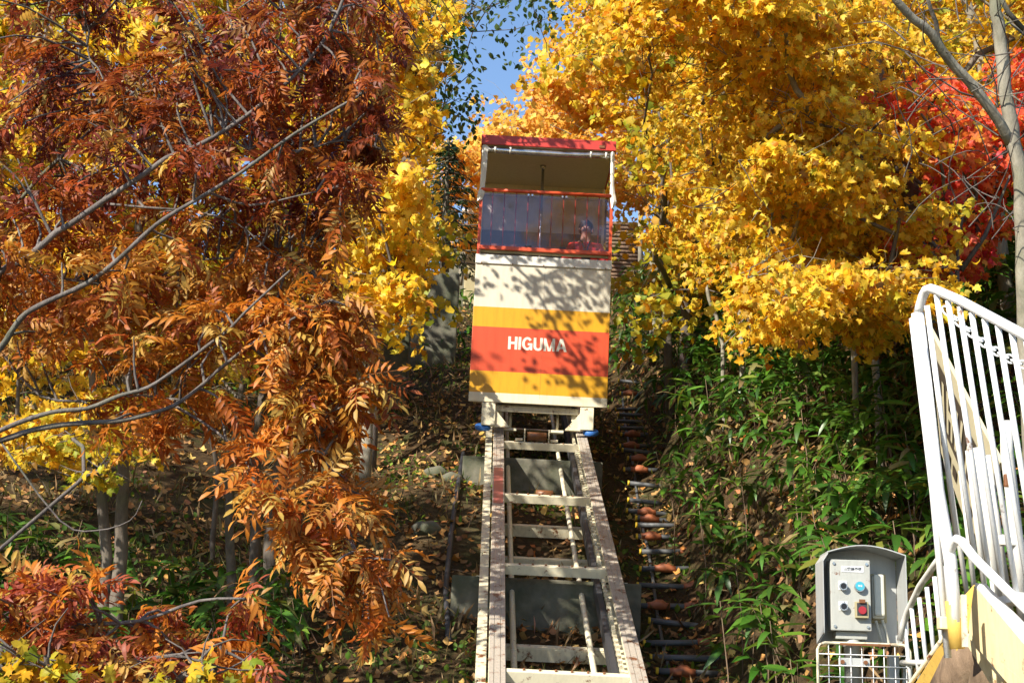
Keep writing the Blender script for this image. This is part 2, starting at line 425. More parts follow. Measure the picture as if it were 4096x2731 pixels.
def pal(n, table, jit=.12):
    w = np.array([t[0] for t in table], float); w /= w.sum(); c = np.array([t[1] for t in table], np.float32)
    a = c[RNG.choice(len(table), n, p=w)]; b = c[RNG.choice(len(table), n, p=w)]; t = RNG.random((n, 1)) * .45
    a = a * (1 - t) + b * t
    return np.clip(a * (1 + RNG.normal(0, jit, (n, 1))) * (1 + RNG.normal(0, jit * .4, (n, 3))), .003, .95).astype(np.float32)
YEL = [(5, (.84, .57, .035)), (2, (.80, .45, .02)), (3, (.86, .67, .09)), (1.2, (.45, .42, .03)), (1.1, (.62, .24, .02)), (.5, (.26, .12, .03))]
YELG = [(5, (.74, .56, .04)), (3, (.42, .42, .03)), (2, (.22, .30, .03)), (2, (.74, .36, .02)), (.6, (.35, .16, .03))]
YELO = [(4, (.85, .50, .08)), (2.5, (.82, .38, .06)), (3, (.85, .64, .14))]
REDO = [(4, (.85, .13, .06)), (3, (.85, .22, .05)), (1.2, (.80, .06, .10)), (.6, (.8, .45, .06)), (.5, (.84, .55, .05))]
ROWTOP = [(3, (.20, .042, .022)), (3, (.36, .080, .022)), (1.3, (.10, .022, .028)), (3, (.46, .15, .025)), (.9, (.55, .36, .09))]
ROWMID = [(3, (.50, .18, .024)), (2.5, (.36, .09, .02)), (2.5, (.58, .29, .04)), (.7, (.22, .045, .02)), (1, (.62, .45, .14))]
ROWLOW = [(4, (.55, .20, .028)), (3, (.46, .13, .022)), (2, (.60, .34, .08)), (1, (.30, .07, .02))]
ROWRED = [(3, (.34, .065, .035)), (3, (.44, .12, .05)), (2, (.24, .045, .03)), (1, (.50, .30, .06))]
GRN = [(4, (.055, .14, .018)), (3, (.035, .09, .015)), (2, (.10, .20, .02)), (1, (.20, .26, .04))]
DGRN = [(4, (.05, .10, .03)), (2, (.08, .14, .03)), (1, (.18, .18, .04))]
BROWN = [(4, (.30, .17, .07)), (3, (.44, .25, .10)), (2, (.16, .085, .04)), (2, (.54, .25, .06)), (1.2, (.66, .46, .14))]

def in_poly(px, py, poly):
    c = False; j = len(poly) - 1
    for i in range(len(poly)):
        xi, yi = poly[i]; xj, yj = poly[j]
        if (yi > py) != (yj > py) and px < (xj - xi) * (py - yi) / (yj - yi) + xi: c = not c
        j = i
    return c
def sample_region(poly, n, d0, d1, rnd, mind=0):
    xs = [p[0] for p in poly]; ys = [p[1] for p in poly]; out = []; pix = []
    tries = 0
    while len(out) < n and tries < n * 60:
        tries += 1
        px, py = rnd.uniform(min(xs), max(xs)), rnd.uniform(min(ys), max(ys))
        if not in_poly(px, py, poly): continue
        if mind and any((px - a) ** 2 + (py - b) ** 2 < mind ** 2 for a, b in pix[-40:]): continue
        d = rnd.uniform(d0, d1); p = at(px, py, d)
        if p.z < float(gz(p.x, p.y)) + .25: continue
        out.append(p); pix.append((px, py))
    return out
def curve_pts(a, b, sag, n, rnd, wob=.06):
    L = (b - a).length; x, y = frame_from(b - a); o1, o2 = rnd.uniform(-wob, wob) * L, rnd.uniform(-wob, wob) * L; out = []
    for i in range(n + 1):
        t = i / n; k = math.sin(math.pi * t)
        out.append(a.lerp(b, t) + Vector((0, 0, 1)) * (sag * L * k) + x * o1 * math.sin(2 * math.pi * t) + y * o2 * k)
    return out

# ------------------------------------------------------------------ terrain
def terrain():
    xs = np.concatenate([np.linspace(-400, -30, 12), np.linspace(-26, 26, 150), np.linspace(30, 400, 12)])
    ys = np.concatenate([np.linspace(-60, 0, 6), np.linspace(2, 52, 160), np.linspace(56, 600, 16)])
    X, Y = np.meshgrid(xs, ys); Z = gz(X, Y); Z = np.minimum(Z, 40)
    V = np.stack([X, Y, Z], -1).reshape(-1, 3); nx = len(xs)
    fs = [(j * nx + i, j * nx + i + 1, (j + 1) * nx + i + 1, (j + 1) * nx + i) for j in range(len(ys) - 1) for i in range(nx - 1)]
    me = bpy.data.meshes.new('hillside'); me.from_pydata(V.tolist(), [], fs); me.materials.append(M['ground'])
    me.polygons.foreach_set('use_smooth', [True] * len(fs)); me.update()
    o = link('ground', me, label='leaf strewn hillside rising behind the cable car', kind='structure')
terrain()

# ------------------------------------------------------------------ track
WR = -4.2
def TT(u, s, w): return T(u, s, w + WR)
uL, sB = us(498.3, 682, 4.2); uR, _ = us(643, 682, 4.2); uL0, sT = us(498, 425, 4.2); uR0, _ = us(577.5, 425, 4.2)
UL, UR = (uL + uL0) / 2, (uR + uR0) / 2
S0, S1 = sB - 3.0, 36.0
AX = (TH, TR, TN)
trk = Thing('funicular_track', TT((UL + UR) / 2, S0, -.9), 'cream steel ladder track climbing the hillside under the cable car', 'railway track')
SM = (S0 + S1) / 2; SL = S1 - S0
for u, side in ((UL, -1), (UR, 1)):
    b = MB(); w = .13
    b.box(TT(u, SM, -.012), (w, SL, .024), AX)
    b.box(TT(u, SM, -.11), (.014, SL, .168), AX)
    b.box(TT(u, SM, -.207), (.12, SL, .022), AX)
    r = trk.part('rail', b, M['creamrust'])
    t = MB()
    for du in (-.044, 0, .044): t.box(TT(u + du, SM, .0035), (.034 if du else .044, SL, .007), AX)
    trk.part('wear_strip', t, M['railtop'], r)
    if side < 0:
        q = MB(); q.box(TT(u, sT - 3.0, .0085), (.10, 1.5, .003), AX); trk.part('red_paint_patch', q, M['railred'], r)
# outer cover plates on the left rail
s_ = S0 + .2
while s_ < S1 - 2:
    L = 1.55
    a0 = UL - .125
    c = MB().prism([TT(a0 - .035, s_, -.13), TT(a0 - .035, s_ + L - .13, -.13), TT(a0 - .01, s_ + L, -.13), TT(a0 + .045, s_ + L, -.13), TT(a0 + .045, s_, -.13)], TN * .012)
    c.box(TT(a0 - .029, s_ + (L - .13) / 2, -.19), (.012, L - .13, .12), AX)
    trk.part('side_plate', c, M['creamrust']); s_ += L + .03
# upper ladder crossbeams
def cross_s(py, perp): return us(535, py, perp)[1]
ups = [cross_s(v, 4.25) for v in (446, 499, 570, 677)]
st = (ups[0] - ups[3]) / 3
ups = sorted(ups + [ups[3] - st] + [ups[0] + st * k for k in range(1, 8)])
for s in ups:
    c = MB(); c.box(TT((UL + UR) / 2, s, -.052), (UR - UL - .131, .012, .085), AX); c.box(TT((UL + UR) / 2, s + .03, -.014), (UR - UL - .131, .06, .012), AX)
    o = trk.part('crossbeam', c, M['cream'])
    b = MB()
    for k in range(6): b.tube([TT(UL + .2 + k * .12, s + .035, -.008), TT(UL + .2 + k * .12, s + .035, .006)], .011, 6)
    trk.part('bolt', b, M['rust'], o)
lows = [cross_s(v, 4.62) for v in (465, 529, 562, 603, 651)]
lows = sorted(lows + [lows[-1] - .95] + [lows[0] + 1.9 * k for k in range(1, 8)])
for s in lows:
    c = MB(); c.box(TT((UL + UR) / 2, s, -.45), (UR - UL - .02, .014, .11), AX); c.box(TT((UL + UR) / 2, s + .035, -.39), (UR - UL - .02, .07, .012), AX)
    o = trk.part('lower_crossbeam', c, M['creamrust'])
for u in (UL + .01, UR - .01):       # lower chord
    trk.part('lower_chord', MB().box(TT(u, SM, -.47), (.05, SL, .09), AX), M['creamrust'])
# struts between chords
for k, s in enumerate(lows):
    for u in (UL + .01, UR - .01):
        trk.part('strut', MB().prism([TT(u, s - .07, -.42), TT(u, s + .16, -.42), TT(u, s + .06, -.22), TT(u, s + .02, -.22)], TH * .012), M['creamrust'])
# guide pipes and black cable duct
for (p0, p1) in (((507, 431), (514, 666)), ((558, 453), (596, 682))):
    a = us(*p0, 4.50); b = us(*p1, 4.50); k = (b[0] - a[0]) / (b[1] - a[1]); pp = [TT(a[0] + k * (s - a[1]), s, -.30) for s in np.linspace(S0, S1, 14)]
    pi = trk.part('guide_pipe', MB().tube(pp, .026, 8), M['cream'])
    for p in pp: trk.part('pipe_joint', MB().tube([p - TR * .02, p + TR * .02], .030, 8), M['cream'], pi)
trk.part('cable_duct', MB().box(TT(UR - .135, SM, -.20), (.05, SL, .13), AX), M['dark'])
rk = MB()
s = S0
while s < S1: rk.box(TT(UR - .092, s, -.09), (.03, .045, .05), AX); s += .11
trk.part('ripple_blocks', rk, M['creamrust'], kind='stuff')  # small blocks shape the rippled reflections on the right rail's inner side
# cable rollers
for k, s in enumerate(ups[:9]):
    if abs(s - cross_s(446, 4.25)) < .05 or k > 6:
        uc = us(537, 440, 4.15)[0]
        ro = trk.part('cable_roller', MB().tube([TT(uc - .12, s + .07, .06), TT(uc + .12, s + .07, .06)], .055, 12), M['rust'])
        for q in (-.15, .15): trk.part('roller_bracket', MB().box(TT(uc + q, s + .07, .055), (.012, .13, .17), AX).box(TT(uc + q * 1.45, s + .05, .02), (.09, .05, .02), AX), M['cream'], ro)
for s in [cross_s(500, 4.6)]:
    uc = UL + .55
    ro = trk.part('cable_roller', MB().tube([TT(uc - .1, s + .09, -.34), TT(uc + .1, s + .09, -.34)], .045, 10), M['rust'])
# concrete footings
foot_specs = [((452, 642), 577, 4.62, .62, 'larger mossy concrete footing under the lower end of the track'), ((463, 603), 456, 4.62, .5, 'small pale concrete footing under the track just below the cable car'),
              (None, None, None, .5, 'concrete footing under the track hidden behind the cable car')]
for i, (xx, py, perp, hgt, lab) in enumerate(foot_specs):
    if xx:
        d = 4.45 * FPX / (py - 95)
        a, b = at(xx[0], py - 2 - (1 if i == 0 else 0), d), at(xx[1], py + 6, d)
        c = (a + b) / 2; wid = abs((b - a).dot(TH))
    else: c = T((UL + UR) / 2, 26, -4.8); wid = 1.9
    hgt2 = c.z - float(gz(c.x, c.y)) + .5
    bx = MB().box(c + TY * .22 - Vector((0, 0, max(hgt2, hgt) / 2)), (wid, .44, max(hgt2, hgt)), (TH, TY, Vector((0, 0, 1))), .02)
    single('concrete_footing', bx, M['concrete'], c - Vector((0, 0, hgt2)), lab, 'footing', 'concrete footings of the track')
    for u in (UL - .14, UR + .10):
        su = (c - EYE).dot(TR)
        base = TT(u, su + .05, -.42)
        trk.part('bearing_bracket', MB().prism([base - TY * .02 + TH * -.12 + Vector((0, 0, -.06)), base + TH * .10 + Vector((0, 0, -.06)), base + TH * .07 + Vector((0, 0, .22)), base - TH * .05 + Vector((0, 0, .22))], TY * .02), M['cream'])

# ------------------------------------------------------------------ cable car
c0 = at(537.75, 403.7, 18.9)
CZ = 1.058
carM = Matrix(((TH.x, TY.x, 0, c0.x), (TH.y, TY.y, 0, c0.y), (TH.z, TY.z, CZ, c0.z), (0, 0, 0, 1)))
car = Thing('cable_car', None, 'striped cream, yellow and orange cable car with red roof climbing the hillside track', 'cable car', mat=carM)
W2, DEP = .875, 1.42; SLP = TR.z / math.hypot(TR.x, TR.y)
fp = car.part('front_panel', MB().box((0, .02, .91), (1.75, .04, 1.82), None, .006), M['front'])
car.part('top_cap', MB().box((0, .015, 1.772), (1.762, .075, .115), None, .008), M['canvas'], fp)
rv = MB()
for x in (-.80, -.4, 0, .4, .80): rv.tube([(x, -.03, 1.72), (x, -.022, 1.72)], .009, 6)
car.part('rivet', rv, M['rust'], fp)
car.part('panel_seam', MB().box((.02, -.0006, .86), (.0022, .001, 1.6)), M['rust'], fp)
for sgn in (-1, 1):
    car.part('side_wall', MB().prism([(sgn * W2 - .02 * (sgn > 0), .04, 0), (sgn * W2 - .02 * (sgn > 0), DEP, DEP * SLP), (sgn * W2 - .02 * (sgn > 0), DEP, 1.82), (sgn * W2 - .02 * (sgn > 0), .04, 1.82)], (.02, 0, 0)), M['ivory'])
car.part('floor', MB().box((0, .72, 1.18), (1.69, 1.32, .03)), M['ivory'])
car.part('underside_board', MB().prism([(-.85, .045, .012), (-.85, DEP, DEP * SLP + .012), (-.85, DEP, DEP * SLP + .04), (-.85, .045, .04)], (1.7, 0, 0)), M['dark'])
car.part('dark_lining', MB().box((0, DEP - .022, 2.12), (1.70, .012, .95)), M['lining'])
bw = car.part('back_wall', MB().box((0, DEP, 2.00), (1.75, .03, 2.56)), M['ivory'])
car.part('back_trim', MB().box((0, DEP - .03, 3.10), (1.70, .025, .045)), M['cream'], bw)
car.part('back_rail', MB().box((0, DEP - .03, 2.38), (1.70, .025, .05)), M['coupling'], bw)
rf = car.part('roof', MB().box((0, .72, 3.262), (1.72, 1.50, .03)), M['ivory'])
fa = MB().box((0, -.045, 3.31), (1.775, .03, .125), None, .006); car.part('roof_fascia', fa, M['roofred'], rf)
for sgn in (-1, 1): car.part('roof_side', MB().box((sgn * .874, .71, 3.31), (.026, 1.48, .115)), M['roofred'], rf)
car.part('roof_sheet', MB().box((0, .72, 3.36), (1.74, 1.50, .02)), M['roofred'], rf)
car.part('roof_vent', MB().tube([(.10, .3, 3.365), (.28, .3, 3.365)], .035, 10), M['label'], rf)
car.part('fascia_hook', MB().box((.70, -.068, 3.29), (.07, .015, .035)), M['rust'], rf)
rl = MB().tube([(-.80 + 1.6 * i / 12, -.01 + .006 * math.sin(i), 3.195 - .012 * math.sin(math.pi * i / 12)) for i in range(13)], .038, 10)
cu = car.part('rolled_clear_curtain', rl, M['steel'])
for x in (-.70, -.50, .56, .76): car.part('curtain_tie', MB().tube([(x - .012, -.01, 3.195), (x + .012, -.01, 3.195)], .046, 10), M['canvas'], cu)
def strap(x, w, zs, name='hanging_canvas'):
    vs = []; n = len(zs)
    for i, (z, dx, ww) in enumerate(zs):
        yy = -.035 + .012 * math.sin(3 * i)
        vs += [(x + dx - ww / 2, yy, z), (x + dx, yy - .018, z), (x + dx + ww / 2, yy, z)]
    fs = []
    for i in range(n - 1):
        a = i * 3; fs += [(a, a + 1, a + 4, a + 3), (a + 1, a + 2, a + 5, a + 4)]
    m = MB(); m.add(vs, fs, False); m.add([(p[0], p[1] + .006, p[2]) for p in vs], [f[::-1] for f in fs]); car.part(name, m, M['canvas'])
strap(-.835, .07, [(3.24, 0, .075), (3.0, 0, .075), (2.8, -.005, .07), (2.68, -.01, .065), (2.6, -.02, .09), (2.54, -.03, .07), (2.50, -.055, .02)])
strap(.845, .05, [(3.24, 0, .05), (3.0, .002, .05), (2.8, .005, .05), (2.68, .015, .07), (2.58, .03, .08), (2.52, .02, .04), (2.49, .01, .012)])
for x, m_ in ((-.852, 'cream'), (.852, 'cream')): car.part('corner_post', MB().box((x, .0, 2.93), (.035, .035, .58)), M[m_])
for x in (-.852, .852):
    for y in (DEP - .04,): car.part('rear_post', MB().box((x, y, 2.53), (.035, .035, 1.42)), M['cream'])
    car.part('corner_post', MB().box((x, .0, 2.235), (.038, .038, .81)), M['orange'])
fr = car.part('top_rail', MB().tube([(-.86, -.03, 2.66), (.84, -.03, 2.66)], .024, 8), M['orange'])
car.part('bottom_rail', MB().box((0, -.02, 1.915), (1.70, .04, .05), None, .008), M['orange'])
car.part('under_rail', MB().box((0, .01, 1.878), (1.66, .03, .03)), M['beige'])
for k in range(10):
    x = -.70 + k * (1.40 / 9.05)
    car.part('window_bar', MB().tube([(x, .012, 1.935), (x, .012, 2.65)], .0095, 6), M['orange'])
pn = car.part('clear_window_sheet', MB().box((0, -.012, 2.285), (1.66, .004, .68)), M['pane'])
for x, z in ((-.235, 2.62), (-.185, 2.62), (.21, 2.62), (.26, 2.62)): car.part('clip', MB().tube([(x, -.03, z), (x, -.014, z)], .014, 8), M['steel'], pn)
for x in (-.21, .235): car.part('clip', MB().box((x, -.025, 1.955), (.085, .02, .022)), M['black'], pn)
car.part('grab_pole', MB().tube([(-.04, .62, 1.19), (-.04, .62, 3.25)], .019, 8), M['steel'])
car.part('pole_flange', MB().tube([(-.04, .62, 3.20), (-.04, .62, 3.248)], [.02, .045], 8), M['steel'])
car.part('seat', MB().box((0, .80, 1.60), (1.66, .46, .05), None, .01).box((0, 1.02, 1.40), (1.66, .03, .40)), M['greywood'])
car.part('door_handle', MB().box((.735, .10, 2.28), (.02, .02, .05)), M['steel'])
# brackets, wheels
for sgn, bxx in ((-1, -.615), (1, .625)):
    br = MB().box((bxx, .06, -.145), (.17, .12, .27), None, .004)
    o = car.part('wheel_bracket', br, M['cream'])
    g = MB().prism([(bxx - sgn * .086, .03, -.08), (bxx - sgn * .086, .03, -.275), (bxx - sgn * .26, .03, -.275)], (0, .012, 0))
    g.box((bxx - sgn * .17, .05, -.285), (.19, .07, .018)); car.part('gusset', g, M['creamrust'], o)
    wy = .10; wz = -.29
    wh = MB(); nn = TN; ctr = Vector((bxx + sgn * .06, wy, wz))
    nl = Vector((0, -math.sin(math.atan(SLP)), math.cos(math.atan(SLP))))
    wh.tube([ctr - nl * .028, ctr - nl * .02, ctr + nl * .02, ctr + nl * .028], [.09, .10, .10, .09], 18); car.part('guide_wheel', wh, M['blue'], o)
ch = MB().box((0, .12, -.05), (1.05, .05, .07)); ch.box((0, .5, .07), (1.05, .06, .07)); car.part('chassis_crossbeam', ch, M['creamrust'])
for x in (-.47, .47): car.part('chassis_beam', MB().prism([(x - .03, .15, -.16), (x - .03, 2.3, 2.3 * SLP - .22), (x - .03, 2.3, 2.3 * SLP - .12), (x - .03, .15, -.012)], (.06, 0, 0)), M['creamrust'])
for x in (-.33, .27): car.part('hanger', MB().tube([(x, .3, -.02), (x, .3, -.26)], .018, 8).box((x, .3, -.27), (.16, .10, .03)), M['cream'])
def text_mesh(body, size, bold, mat, M4, parent=None, name='lettering', extr=.002, sx=1.0, sp=1.0):
    cu = bpy.data.curves.new(name, 'FONT'); cu.body = body; cu.size = size; cu.align_x = 'CENTER'; cu.align_y = 'CENTER'; cu.offset = bold; cu.extrude = extr; cu.space_character = sp
    cu.resolution_u = 3
    tmp = bpy.data.objects.new('tmp_text', cu); COL.objects.link(tmp); bpy.context.view_layer.update()
    me = bpy.data.meshes.new_from_object(tmp.evaluated_get(bpy.context.evaluated_depsgraph_get()))
    COL.objects.unlink(tmp); bpy.data.objects.remove(tmp)
    me.materials.clear(); me.materials.append(mat)
    me.transform(M4 @ Matrix.Diagonal((sx, 1, 1, 1))); me.name = name
    return link(name, me, parent)
FR = Matrix(((1, 0, 0, 0), (0, 0, -1, 0), (0, 1, 0, 0), (0, 0, 0, 1)))   # letters stand up and face -y
def ring_strip(pts_o, pts_i):
    n = len(pts_o); return [[pts_o[i], pts_o[i + 1], pts_i[i + 1], pts_i[i]] for i in range(n - 1)]
def arc_(cx, cz, rx, rz, a0, a1, n=14): return [(cx + rx * math.cos(math.radians(a0 + (a1 - a0) * i / n)), cz + rz * math.sin(math.radians(a0 + (a1 - a0) * i / n))) for i in range(n + 1)]
LH, LS = .158, .034          # cap height and stroke of the sign writing
def bar_(x0, z0, x1, z1): return [(x0, z0), (x1, z0), (x1, z1), (x0, z1)]
GLY = {'H': (.118, [bar_(0, 0, LS, LH), bar_(.118 - LS, 0, .118, LH), bar_(LS, .066, .118 - LS, .066 + .029)]),
       'I': (.034, [bar_(0, 0, LS, LH)]),
       'U': (.116, [bar_(0, .05, LS, LH), bar_(.116 - LS, .05, .116, LH)] + ring_strip(arc_(.058, .05, .058, .053, 180, 360), arc_(.058, .05, .058 - LS, .053 - .029, 180, 360))),
       'G': (.132, ring_strip(arc_(.066, .079, .067, .082, 38, 330, 22), arc_(.066, .079, .067 - LS, .082 - .029, 38, 330, 22)) + [bar_(.072, .060, .131, .086), bar_(.104, 0, .131, .060)]),
       'M': (.142, [bar_(0, 0, LS - .002, LH), bar_(.142 - LS + .002, 0, .142, LH), [(LS - .006, LH), (.004, LH), (.054, 0), (.071, 0), (.071, .030)], [(.142 - LS + .006, LH), (.071, .030), (.071, 0), (.088, 0), (.138, LH)]]),
       'A': (.140, [[(0, 0), (.036, 0), (.0855, LH), (.052, LH)], [(.104, 0), (.140, 0), (.088, LH), (.0545, LH)], bar_(.036, .034, .104, .060)])}
wtot = sum(GLY[c][0] for c in 'HIGUMA') + .0135 * 5; xx = -.035 - wtot / 2
for c in 'HIGUMA':
    m = MB()
    for i, pl_ in enumerate(GLY[c][1]): m.prism([(xx + x, -.0015 - .00012 * i, .657 + z) for x, z in pl_][::-1], (0, .0012, 0))
    car.part('letter', m, M['lettering'], fp); xx += GLY[c][0] + .0135

# ------------------------------------------------------------------ passenger
def skin_body(chains, edges_from, radii, mat, name, parent, sub=2, root=0, M4=None):
    me = bpy.data.meshes.new(name); me.from_pydata(chains, edges_from, []); o = bpy.data.objects.new(name, me); COL.objects.link(o)
    md = o.modifiers.new('s', 'SKIN'); md.use_smooth_shade = True
    for i, r in enumerate(radii): me.skin_vertices[0].data[i].radius = (r, r) if not hasattr(r, '__len__') else r
    for i in range(len(radii)): me.skin_vertices[0].data[i].use_root = (i == root)
    s2 = o.modifiers.new('ss', 'SUBSURF'); s2.levels = sub; s2.render_levels = sub
    bpy.context.view_layer.update()
    m2 = bpy.data.meshes.new_from_object(o.evaluated_get(bpy.context.evaluated_depsgraph_get()))
    COL.objects.unlink(o); bpy.data.objects.remove(o); m2.materials.clear(); m2.materials.append(mat); m2.name = name
    m2.polygons.foreach_set('use_smooth', [True] * len(m2.polygons))
    return link(name, m2, parent)
ci_ = carM.inverted(); ea = ci_ @ EYE; eb = ci_ @ at(586, 229, 19.5); hd_ = ea.lerp(eb, (.55 - ea.y) / (eb.y - ea.y))
px_, py_ = hd_.x, hd_.y + .05
PZ = hd_.z - .74
pm = carM @ Matrix.Translation((px_, py_, PZ))
per = Thing('person', None, 'person in a bright red jacket with a dark neck strap seated inside the cable car', 'person', mat=pm)
J = [(0, 0, .10), (0, 0, .30), (0, -.01, .48), (0, -.02, .60), (0, -.04, .70), (0, -.05, .79),
     (-.17, -.01, .50), (-.27, -.10, .26), (-.20, -.32, .10), (-.17, -.39, .08), (.17, -.01, .50), (.27, -.10, .26), (.20, -.32, .10), (.17, -.39, .08),
     (-.10, -.04, .08), (-.13, -.45, .08), (-.13, -.47, -.34), (-.13, -.60, -.38), (.10, -.04, .08), (.13, -.45, .08), (.13, -.47, -.34), (.13, -.60, -.38)]
E_ = [(0, 1), (1, 2), (2, 3), (3, 4), (4, 5), (2, 6), (6, 7), (7, 8), (8, 9), (2, 10), (10, 11), (11, 12), (12, 13), (0, 14), (14, 15), (15, 16), (16, 17), (0, 18), (18, 19), (19, 20), (20, 21)]
R_ = [(.15, .11), (.15, .11), (.16, .10), .055, (.078, .09), (.07, .085), .06, .045, .032, .036, .06, .045, .032, .036, .085, .06, .045, .04, .085, .06, .045, .04]
for hx in (-1, 1):
    for f in range(5):
        b0 = len(J); k = 9 if hx < 0 else 13; bx0 = hx * -.0 + J[k][0]
        dx = (f - 2) * .018
        pts = [(bx0 + dx, -.42, .075), (bx0 + dx * 1.2, -.455 - .006 * (2 - abs(f - 2)), .065), (bx0 + dx * 1.2, -.475, .04)] if f else [(bx0 - hx * .04, -.40, .07), (bx0 - hx * .055, -.42, .06), (bx0 - hx * .055, -.44, .05)]
        J += pts; R_ += [.010, .009, .008]; E_ += [(k, b0), (b0, b0 + 1), (b0 + 1, b0 + 2)]
body = skin_body(J, E_, R_, M['skin'], 'body', per.e, 2)
jk = [(0, 0, .04), (0, 0, .28), (0, -.01, .47), (0, -.015, .56), (-.18, -.01, .50), (-.29, -.10, .26), (-.21, -.31, .11), (.18, -.01, .50), (.29, -.10, .26), (.21, -.31, .11)]
skin_body(jk, [(0, 1), (1, 2), (2, 3), (2, 4), (4, 5), (5, 6), (2, 7), (7, 8), (8, 9)], [(.19, .14), (.18, .13), (.175, .115), .07, .085, .062, .045, .085, .062, .045], M['redcoat'], 'red_jacket', per.e, 2)
skin_body([(-.02, 0, .06), (-.13, -.2, .08), (-.13, -.45, .08), (-.13, -.47, -.33), (.02, 0, .06), (.13, -.2, .08), (.13, -.45, .08), (.13, -.47, -.33)], [(0, 1), (1, 2), (2, 3), (0, 4), (4, 5), (5, 6), (6, 7)], [.11, .10, .075, .06, .11, .10, .075, .06], M['redcoat'], 'trousers', per.e, 1)
hr = MB()
def blob(mb, c, r, n=14, m=9, f=None):
    vs = []
    for j in range(m + 1):
        for i in range(n):
            th = math.pi * j / m; ph = 2 * math.pi * i / n; d = Vector((math.sin(th) * math.cos(ph), math.sin(th) * math.sin(ph), math.cos(th)))
            k = f(d) if f else 1; vs.append((c[0] + d.x * r[0] * k, c[1] + d.y * r[1] * k, c[2] + d.z * r[2] * k))
    mb.add(vs, [(j * n + i, j * n + (i + 1) % n, (j + 1) * n + (i + 1) % n, (j + 1) * n + i) for j in range(m) for i in range(n)], True)
blob(hr, (0, .0, .765), (.100, .115, .118), 20, 14, f=lambda d: 1.0 + .04 * math.sin(9 * d.x) if (d.z > .45 or d.y > -.25) and d.z > -.55 else .70)
per.part('hair', hr, M['hair'])
fc = MB(); blob(fc, (0, -.135, .715), (.014, .02, .026), 8, 6); per.part('nose', fc, M['skin'])
for sx in (-1, 1):
    e = MB(); blob(e, (sx * .034, -.122, .742), (.014, .008, .008), 8, 5); per.part('eye', e, M['black'])
    e = MB(); blob(e, (sx * .088, -.045, .725), (.014, .022, .034), 8, 6); per.part('ear', e, M['skin'])
per.part('mouth', MB().tube([(-.025, -.118, .672), (0, -.126, .668), (.025, -.118, .672)], .006, 6), M['redbtn'])
for sx in (-1, 1):
    s = MB().tube([(sx * .075, -.03, .60), (sx * .05, -.12, .55), (sx * .012, -.165, .42), (0, -.175, .34)], .012, 6); per.part('neck_strap', s, M['strap'])
per.part('camera', MB().box((0, -.20, .27), (.12, .07, .085), None, .01).tube([(0, -.23, .27), (0, -.29, .27)], .032, 10), M['black'])

# ------------------------------------------------------------------ pipe staircase beside the track
a_, sa = us(686, 676, 4.95); b_, sb = us(638, 440, 4.95)
pst = Thing('pipe_staircase', T(a_, sa - 1.5, -5.0), 'staircase of grey pipes with orange couplings beside the track', 'staircase')
rows = [677, 652, 630, 600, 586, 563, 549, 520, 508, 496, 480, 470, 462, 452, 440, 431, 424, 416, 408, 402, 396]
rp = random.Random(3)
ss = [us(686 + (640 - 686) * (677 - y) / 237, y, 4.93) for y in rows]
slist = []
sv = ss[0][1] - .45
while sv < 24: slist.append(sv); sv += .46 + .04 * rp.random()
AXV = (TH, TY, Vector((0, 0, 1)))
for k, sv in enumerate(slist):
    tt = (sv - sa) / (sb - sa); uc = a_ + (b_ - a_) * min(max(tt, -.3), 1.4) + rp.uniform(-.03, .03)
    wd = rp.choice([.30, .30, .26, .34]); g = T(uc, sv, -4.98)
    g.z = float(gz(g.x, g.y)) + .10
    tilt = Vector((0, 0, rp.uniform(-.02, .02)))
    l, r = g - TH * wd - tilt, g + TH * wd + tilt
    o = pst.part('step_pipe', MB().tube([l, r], .028, 8), M['pipe'])
    pst.part('end_cap', MB().tube([l - TH * .012, l + TH * .01], .032, 8), M['yellowcap'], o)
    for q in ([-.12], [.28], [-.16, .24], [], [.26], [-.05])[rp.randrange(6)]:
        cpt = l.lerp(r, .5 + q / (2 * wd) * .9 if abs(q) < wd else .93)
        mb = MB().tube([cpt - TH * .11, cpt - TH * .07, cpt - TH * .02 + Vector((0, 0, .012)), cpt + TH * .03 + Vector((0, 0, .012)), cpt + TH * .07, cpt + TH * .11], [.033, .036, .052, .052, .036, .033], 9)
        pst.part('coupling', mb, M['coupling'], o)
for q in (-.17,):
    pts = []
    for sv in slist[::2]:
        tt = (sv - sa) / (sb - sa); p = T(a_ + (b_ - a_) * min(max(tt, -.3), 1.4) + q, sv, -4.98); p.z = float(gz(p.x, p.y)) + .055; pts.append(p)
    pst.part('stringer_pipe', MB().tube(pts, .018, 6), M['pipe'])
# black hose left of the track
hp = [hit(x, y, 5.0) for x, y in ((462, 478), (456, 520), (449, 570), (444, 620), (446, 690))]
for p in hp: p.z = float(gz(p.x, p.y)) + .05
single('black_hose', MB().tube(hp, .028, 8), M['dark'], hp[0], 'dark hose lying down the slope left of the concrete footings', 'hose')

